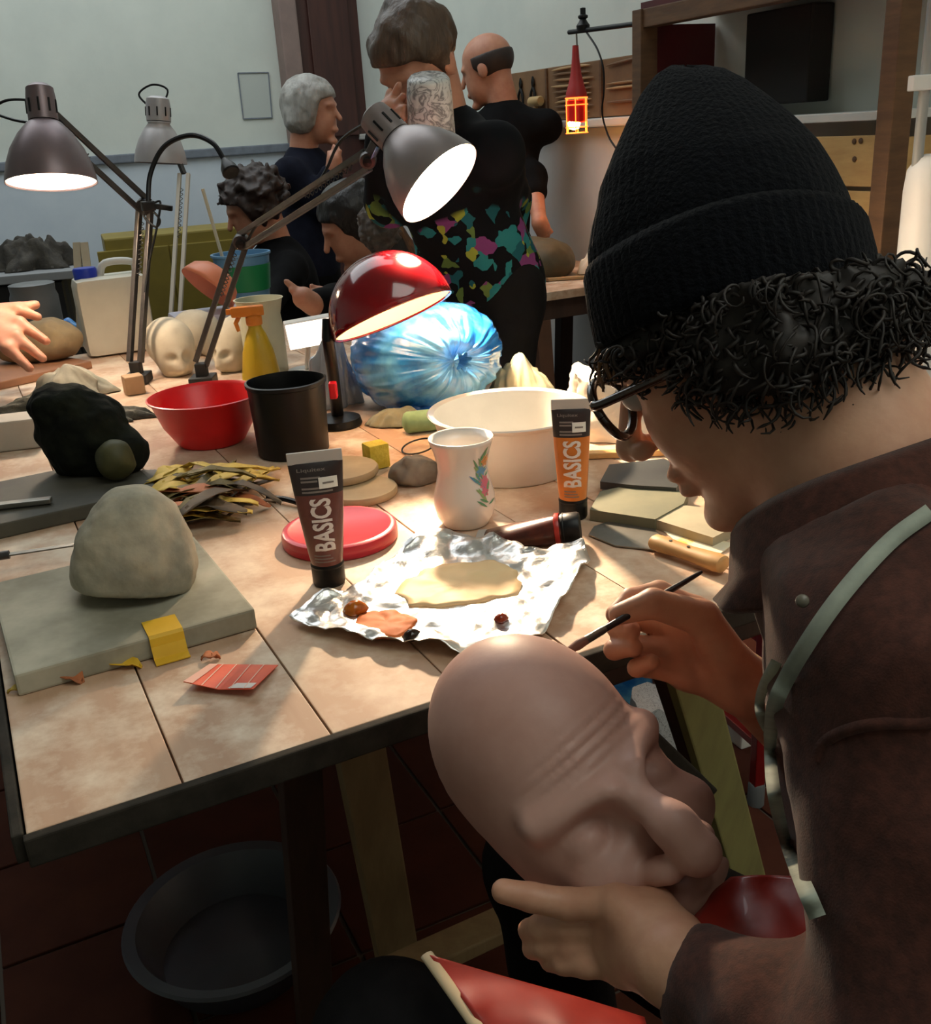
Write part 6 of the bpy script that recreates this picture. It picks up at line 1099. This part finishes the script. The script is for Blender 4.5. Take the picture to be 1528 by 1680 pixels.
# ---- beanie
m_knit = mat('navy black knit', (10, 12, 17), (7, 8, 12), rough=0.95, spec=0.08, scale=150, bump=0.6, bscale=300, sheen=0.05)
def knit(amp, nr): return lambda r, z, a: (r*(1+0.05*noise(V(math.cos(a)*1.6, math.sin(a)*1.6, z*14), 3)*(1 if z > 0.002 else 0.3))+amp*abs(math.sin(nr*a/2.0)), z+0.004*math.sin(a*2+1)*(1 if z > .05 else 0))
bp2 = []
for i in range(len(bprof)-1):
    for k in range(3): t_ = k/3; bp2.append((bprof[i][0]*(1-t_)+bprof[i+1][0]*t_, bprof[i][1]*(1-t_)+bprof[i+1][1]*t_))
bp2.append(bprof[-1])
mb = MB(); mb.lathe(bp2, 200, HHM @ SQ, knit(0.0012, 64)); BEAN = mb.build('beanie', m_knit, BOY, 'full')
mb = MB(); mb.lathe([(0.0868, -0.052), (0.0905, -0.054), (0.0930, -0.048), (0.0940, -0.025), (0.0930, -0.003), (0.0905, 0.003), (0.0875, 0.001)], 260, HHM @ SQ, lambda r, z, a: (r+0.0014*abs(math.sin(38*a)), z+0.002*math.sin(3*a))); mb.build('cuff', m_knit, BEAN, 'full')
# ---- curly hair below the cuff
m_hair = mat('dark brown curls', (24, 18, 15), (40, 30, 24), rough=0.6, scale=60, stretch=(1, 1, 3)); rh = random.Random(21); mb = MB()
def hat_pt(a, z, r): p = HHM @ SQ @ Vector((r*math.cos(a), r*math.sin(a), z)); return V(*p)
def curl(p0, d, L, r0, turns, cr, n_=18, ph=0.0):
    d = nz(d); x, y, z = frame(d); pts = []; rr_ = []
    for i in range(n_):
        t_ = i/(n_-1); k = cr*(0.25+0.75*t_); a_ = ph+turns*2*PI*t_; pts.append(p0+d*L*t_+(x*math.cos(a_)+y*math.sin(a_))*k-(x*math.cos(ph)+y*math.sin(ph))*cr*0.25+V(0, 0, -0.010*t_*t_)); rr_.append(r0*(0.55+0.45*math.sin(PI*min(1, t_*1.15+0.08))) if t_ < .85 else r0*(1-t_)/0.15*0.6+0.0004)
    mb.tube(pts, rr_, 6)
def hair_f(q):
    d = smin(ell(q, (-0.012, 0, 0.045), (0.104, 0.082, 0.092)), ell(q, (-0.030, 0, -0.010), (0.075, 0.081, 0.045)), 0.02)-0.008*fbm(q*55, 2, 3).astype(np.float32)
    d = smin(d, ell(np.stack([q[..., 0], np.abs(q[..., 1]), q[..., 2]], -1), (-0.010, 0.072, -0.002), (0.034, 0.014, 0.034)), 0.02)
    low = np.interp(q[..., 0], [-0.12, -0.06, -0.02, 0.01, 0.035, 0.05, 0.07], [-0.032, -0.036, -0.030, -0.012, 0.008, 0.028, 0.045])
    return np.maximum(np.maximum(d, low-q[..., 2]), in_hat(q)).astype(np.float32)
HAIRB = organic('hair', hair_f, V(-.14, -.11, -.08), V(.11, .11, .14), 0.0030, m_hair, BOY, HM)
hv = np.array([v.co[:] for v in HAIRB.data.vertices]); hn = np.array([v.normal[:] for v in HAIRB.data.vertices])
hq = (hv-HO)@HR; ih = in_hat(hq.astype(np.float32)); dd_ = ((hv-CAM)*hn).sum(1); ok_ = np.where((ih < -0.5) & (dd_ < 0.12) | (ih > -0.004) & (ih < 0.0) & (dd_ < 0))[0]
low_ = np.where((np.array(ih) < -0.5) & (dd_ < 0.25))[0]
for k in range(900):
    v_ = low_[rh.randrange(len(low_))]; nn_ = hn[v_]; back = max(0.0, float(-hq[v_][0])/0.1); tv = nz(np.cross(nn_, V(rh.uniform(-1, 1), rh.uniform(-1, 1), rh.uniform(-1, 1))))
    curl(hv[v_]-nn_*0.001, nn_*(0.25+0.45*back*rh.random())+tv*0.8+V(0, 0, -0.55), rh.uniform(0.008, 0.018)*(1+0.7*back), rh.uniform(0.0009, 0.0016), rh.uniform(0.8, 1.8), rh.uniform(0.004, 0.009), 16, rh.uniform(0, 6.28))
HC_ = mb.build('curls', m_hair, HAIRB, 'full')
mb = MB(); m_hairl = mat('lit brown lock', (120, 82, 46), (90, 60, 36), rough=0.45, scale=60)  # forelock coloured lighter than the curls to stand for light on it
for k in range(16):
    p0 = at(1000+rh.uniform(-10, 40), 545+rh.uniform(-10, 10), 0.655+rh.uniform(-0.01, 0.02)); mb.tube(bez([p0, p0+img(-0.002+rh.uniform(-.003, .003), 0.012), p0+img(-0.006+rh.uniform(-.004, .004), 0.024), p0+img(-0.004, 0.030+rh.uniform(0, .008))], 12), [0.0012]*6+[0.001]*6, 5)
mb.build('forelock', m_hairl, HAIRB, 'full')
# ---- glasses
m_tort = mat('dark tortoiseshell', (34, 22, 16), (70, 42, 22), rough=0.2, scale=60, coat=0.5); GL = bpy.data.objects.new('glasses', None)
gx = 0.100; mb = MB()
for s_ in (-1, 1):
    ring = [hw(gx-0.004*abs(math.cos(a)) , s_*0.034+0.0265*math.cos(a)*(1+0.10*math.sin(a)), 0.010+0.0215*math.sin(a)) for a in np.linspace(0, 2*PI, 41)]
    mb.tube(ring, 0.0034, 8, False)
mb.tube(bez([hw(gx, -0.008, 0.014), hw(gx+0.003, 0, 0.017), hw(gx, 0.008, 0.014)], 8), 0.0024, 8)
g = mb.build('glasses_frame', m_tort, BOY, 'full')
for s_ in (-1, 1):
    mb = MB(); mb.tube(bez([hw(gx-0.002, s_*0.059, 0.018), hw(gx-0.006, s_*0.067, 0.020), hw(0.085, s_*0.071, 0.018), hw(0.03, s_*0.078, 0.014), hw(-0.010, s_*0.080, 0.010), hw(-0.035, s_*0.079, -0.015)], 24), 0.0026, 8, flat=1.3); mb.build('temple_arm', m_tort, g, 'full')
    mb = MB(); mb.add([hw(gx-0.002, s_*0.034, 0.010)]+[hw(gx-0.003, s_*0.034+0.0255*math.cos(a), 0.010+0.0205*math.sin(a)) for a in np.linspace(0, 2*PI, 33)[:-1]], [(0, 1+i, 1+(i+1) % 32) for i in range(32)]); mb.build('lens', mat('lens glass', (235, 240, 240), rough=0.02, trans=0.0, alpha=0.14), g)
# ---- apron: neck strap, bib, lap piece
m_strap = mat('grey green strap', (160, 166, 152), (142, 148, 136), rough=0.8, scale=50)
def jac2(p): return jacket_f(p)
def strap(pxs, w_, name, par, off=0.009):
    pts = []
    for (x, y) in pxs:
        p, ok = trace(x, y, jac2); pts.append(p-nz(ray(x, y))*off if ok else at(x, y, 0.62))
    pts = bez(pts, 8*(len(pts)-1)); vs = []
    for i, p in enumerate(pts):
        t_ = nz(pts[min(i+1, len(pts)-1)]-pts[max(i-1, 0)]); v_ = -nz(p-CAM); s_ = nz(np.cross(t_, v_))
        vs += [p-s_*w_/2, p+s_*w_/2, p+s_*w_/2-v_*0.002, p-s_*w_/2-v_*0.002]
    n_ = len(pts); fs = [(4*i+j, 4*i+(j+1) % 4, 4*i+4+(j+1) % 4, 4*i+4+j) for i in range(n_-1) for j in range(4)]
    mb = MB(); mb.add(vs, fs); return mb.build(name, m_strap, par, 'full')
m_vinyl = mat('red vinyl apron', (176, 52, 40), (150, 42, 34), rough=0.35, scale=14, coat=0.3, bump=0.1, bscale=40)
m_hem = mat('cream apron hem', (206, 186, 150), rough=0.7)
def px_sheet(name, quad, deps, m, par, nu=24, nv=24, amp=0.012, freq=14, seed=0):
    Q = [at(x, y, d) for (x, y), d in zip(quad, deps)]
    def fp(a, b):
        p = (Q[0]*(1-a)+Q[1]*a)*(1-b)+(Q[3]*(1-a)+Q[2]*a)*b; return p+V(0, -0.6, 0.8)*amp*noise(V(p[0]*freq*1.6, p[1]*freq, p[2]*freq), seed)+V(0.3, -0.4, 0.3)*amp*0.6*noise(V(p[0]*freq*3, p[1]*freq*3, p[2]*freq*3), seed+5)
    vs, fs = crumple(fp, nu, nv); mb = MB(); thick_sheet(mb, vs, fs, 0.0022); return mb.build(name, m, par, 'full')
APR = px_sheet('apron_bib', [(1128, 1520), (1190, 1440), (1360, 1432), (1360, 1600)], [0.660, 0.680, 0.640, 0.600], m_vinyl, BOY, 24, 24, 0.016, 18, 3)
strap([(1528, 838), (1470, 880), (1420, 930), (1370, 990), (1325, 1055), (1290, 1115), (1270, 1165), (1264, 1230), (1272, 1310), (1292, 1390), (1318, 1450), (1342, 1505)], 0.0085, 'neck_strap', APR)
strap([(1264, 1205), (1250, 1178), (1247, 1150), (1256, 1120), (1275, 1085)], 0.006, 'strap_loop', APR)
strap([(1340, 1250), (1352, 1220), (1385, 1200), (1440, 1188), (1528, 1186)], 0.006, 'shoulder_seam', APR, 0.0015).data.materials[0] = JK
# collar button
bpt = at(1317, 986, 0.52); mb = MB(); p, ok = trace(1317, 986, jac2); p = p-nz(ray(1317, 986))*0.012; mb.lathe([(0, 0.002), (0.003, 0.0018), (0.0036, 0), (0, -0.002)], 16, fmat(p, tocam(1317, 986))); mb.build('button', mat('horn button', (110, 104, 90), rough=0.4), BOY, 'full')
# trousers and lap
m_trou = mat('black trousers', (14, 13, 14), (20, 19, 20), spec=0.15, rough=0.85, scale=60, bump=0.2)
HPL = PEL+hl*0.09+V(0.0, 0, -0.03); HPR = PEL-hl*0.09+V(0.0, 0, -0.03); KNL = at(640, 1720, 0.86); KNR = KNL+V(0.16, 0.22, 0.0); ANL = V(KNL[0]+0.02, KNL[1]+0.03, 0.09); ANR = V(KNR[0]+0.05, KNR[1]+0.02, 0.09)
def tr_f(p): return union([ell(p, PEL+V(0, 0, -0.03), (0.17, 0.17, 0.13)), caps(p, HPL, KNL, 0.095, 0.066), caps(p, HPR, KNR, 0.095, 0.066), caps(p, KNL, ANL, 0.064, 0.048), caps(p, KNR, ANR, 0.064, 0.048)], 0.03)-0.005*noise(p*14, 3).astype(np.float32)
allp = np.array([PEL, KNL, KNR, ANL, ANR]); organic('trousers', tr_f, allp.min(0)-V(.2, .2, .06), allp.max(0)+V(.2, .2, .15), 0.010, m_trou, BOY)
for kn_ in (ANL, ANR):
    mb = MB(); fd = nz(V(hf[0], hf[1], 0)); c = V(kn_[0], kn_[1], 0)+fd*0.06; M = fmat(c, V(0, 0, 1), fd)
    o = organic('shoe', lambda p: np.maximum(union([ell(p, c+V(0, 0, 0.035)+fd*0.03, (0.10, 0.045, 0.045), np.array(M)[:3, :3]), caps(p, V(kn_[0], kn_[1], 0.05), V(kn_[0], kn_[1], 0.11), 0.05, 0.045)], 0.03), 0.002-p[..., 2]), c-V(.17, .17, .01), c+V(.17, .17, .17), 0.008, m_black, BOY)
LAP = px_sheet('apron_lap', [(706, 1568), (800, 1700), (1075, 1720), (1062, 1668)], [0.80, 0.74, 0.72, 0.78], m_vinyl, BOY, 30, 24, 0.010, 14, 8)
Q0, Q1 = at(700, 1566, 0.799), at(796, 1702, 0.738); mb = MB(); mb.tube([Q0+(Q1-Q0)*t_ for t_ in np.linspace(0, 1, 12)], 0.0055, 8, flat=0.5); mb.build('hem', m_hem, LAP, 'full')
# ---- stool he sits on
st = thing('stool', 'low wooden stool under the painter in the brown jacket', 'stool', V(PEL[0], PEL[1], 0)); zs = PEL[2]-0.168
mb = MB(); mb.lathe([(0, zs-0.03), (0.165, zs-0.03), (0.17, zs-0.024), (0.17, zs-0.004), (0.165, zs), (0, zs)], 40, Matrix.Translation((PEL[0], PEL[1], 0))); mb.build('seat', m_legp, st, True)
for sx in (-1, 1):
    for sy in (-1, 1): mb = MB(); mb.bar(V(PEL[0]+sx*0.09, PEL[1]+sy*0.09, zs-0.03), V(PEL[0]+sx*0.13, PEL[1]+sy*0.13, 0), 0.035, 0.035, bev=0.003); mb.build('leg', m_legp, st)
# ================================================================== brush and mask in his hands
br = thing('paint_brush', 'thin dark paint brush held in the painter\'s right hand', 'paint brush', at(1040, 1000, 0.842))
bA, bB = at(1152, 938, 0.850), at(925, 1072, 0.800); L = bB-bA
mb = MB(); mb.tube([bA+L*t_ for t_ in (0, 0.02, 0.2, 0.5, 0.72)], [0.0012, 0.0018, 0.0028, 0.0033, 0.0028], 12); mb.build('handle', mat('dark brush handle', (40, 34, 36), (60, 52, 54), rough=0.35, scale=60), br, True)
mb = MB(); mb.tube([bA+L*t_ for t_ in (0.71, 0.73, 0.85)], [0.0030, 0.0034, 0.0036], 12); mb.build('ferrule', m_steel, br, True)
mb = MB(); mb.tube([bA+L*t_ for t_ in (0.845, 0.90, 0.96, 1.0)], [0.0036, 0.0044, 0.0030, 0.0006], 12); mb.build('bristles', mat('pinkish bristles', (150, 110, 96), rough=0.7), br, True)
MC = at(936, 1246, 0.735); mo_ = nz(0.88*tocam(925, 1275)+0.36*imgp(925, 1275, 0.75, -0.66)+0.12*imgp(925, 1275, 0.66, 0.75)); mu0 = imgp(925, 1275, -0.66, -0.75); mu_ = nz(mu0-np.dot(mu0, mo_)*mo_); mx_ = np.cross(mu_, mo_)
MM = Matrix(((mx_[0], mu_[0], mo_[0], MC[0]), (mx_[1], mu_[1], mo_[1], MC[1]), (mx_[2], mu_[2], mo_[2], MC[2]), (0, 0, 0, 1)))
def mask_f(q):
    ax_ = np.stack([np.abs(q[..., 0]), q[..., 1], q[..., 2]], -1)
    d = smin(ell(q, (0, 0.022, -0.040), (0.076, 0.092, 0.086)), ell(q, (0, -0.056, -0.030), (0.068, 0.076, 0.070)), 0.035)
    d = smin(d, caps(ax_, (0.058, -0.016, 0.014), (0.014, -0.030, 0.046), 0.012, 0.012), 0.012)
    d = smax(d, -ell(ax_, (0.040, -0.046, 0.046), (0.030, 0.017, 0.028)), 0.012)
    d = smin(d, ell(ax_, (0.036, -0.046, 0.016), (0.018, 0.013, 0.016)), 0.006)
    d = smin(d, caps(q, (0, -0.030, 0.040), (0, -0.070, 0.068), 0.010, 0.014), 0.012)
    d = smin(d, caps(q, (0, -0.070, 0.066), (0, -0.092, 0.070), 0.0145, 0.0165), 0.010)
    d = smin(d, ell(ax_, (0.018, -0.092, 0.048), (0.012, 0.012, 0.014)), 0.006)
    d = smin(d, ell(ax_, (0.040, -0.080, 0.014), (0.026, 0.020, 0.022)), 0.022)
    d = smin(d, ell(q, (0, -0.118, 0.032), (0.034, 0.013, 0.016)), 0.012)
    d = smax(d, -caps(ax_, (0.020, -0.098, 0.048), (0.044, -0.122, 0.022), 0.005, 0.004), 0.008)
    wr_ = np.exp(-((q[..., 1]-0.006)/0.014)**2)*np.clip(1-(np.abs(q[..., 0])/0.06)**2, 0, 1)
    d = d-0.0017*wr_*np.sin(q[..., 1]*2*PI/0.0085+8*np.abs(q[..., 0]))
    sh = np.maximum(d, -(d+0.006)); sh = np.maximum(sh, -0.055-q[..., 2]); return np.maximum(sh, -0.142-q[..., 1])
m_mask = mat('grey pink mask paint', (206, 162, 148), (190, 144, 130), rough=0.5, scale=10, bump=0.05, bscale=90)
o = organic('mask', mask_f, V(-.11, -.16, -.07), V(.11, .15, .12), 0.0026, m_mask, None, MM); single(o, 'bald grey-pink theatrical mask with a furrowed brow and big nose', 'mask')
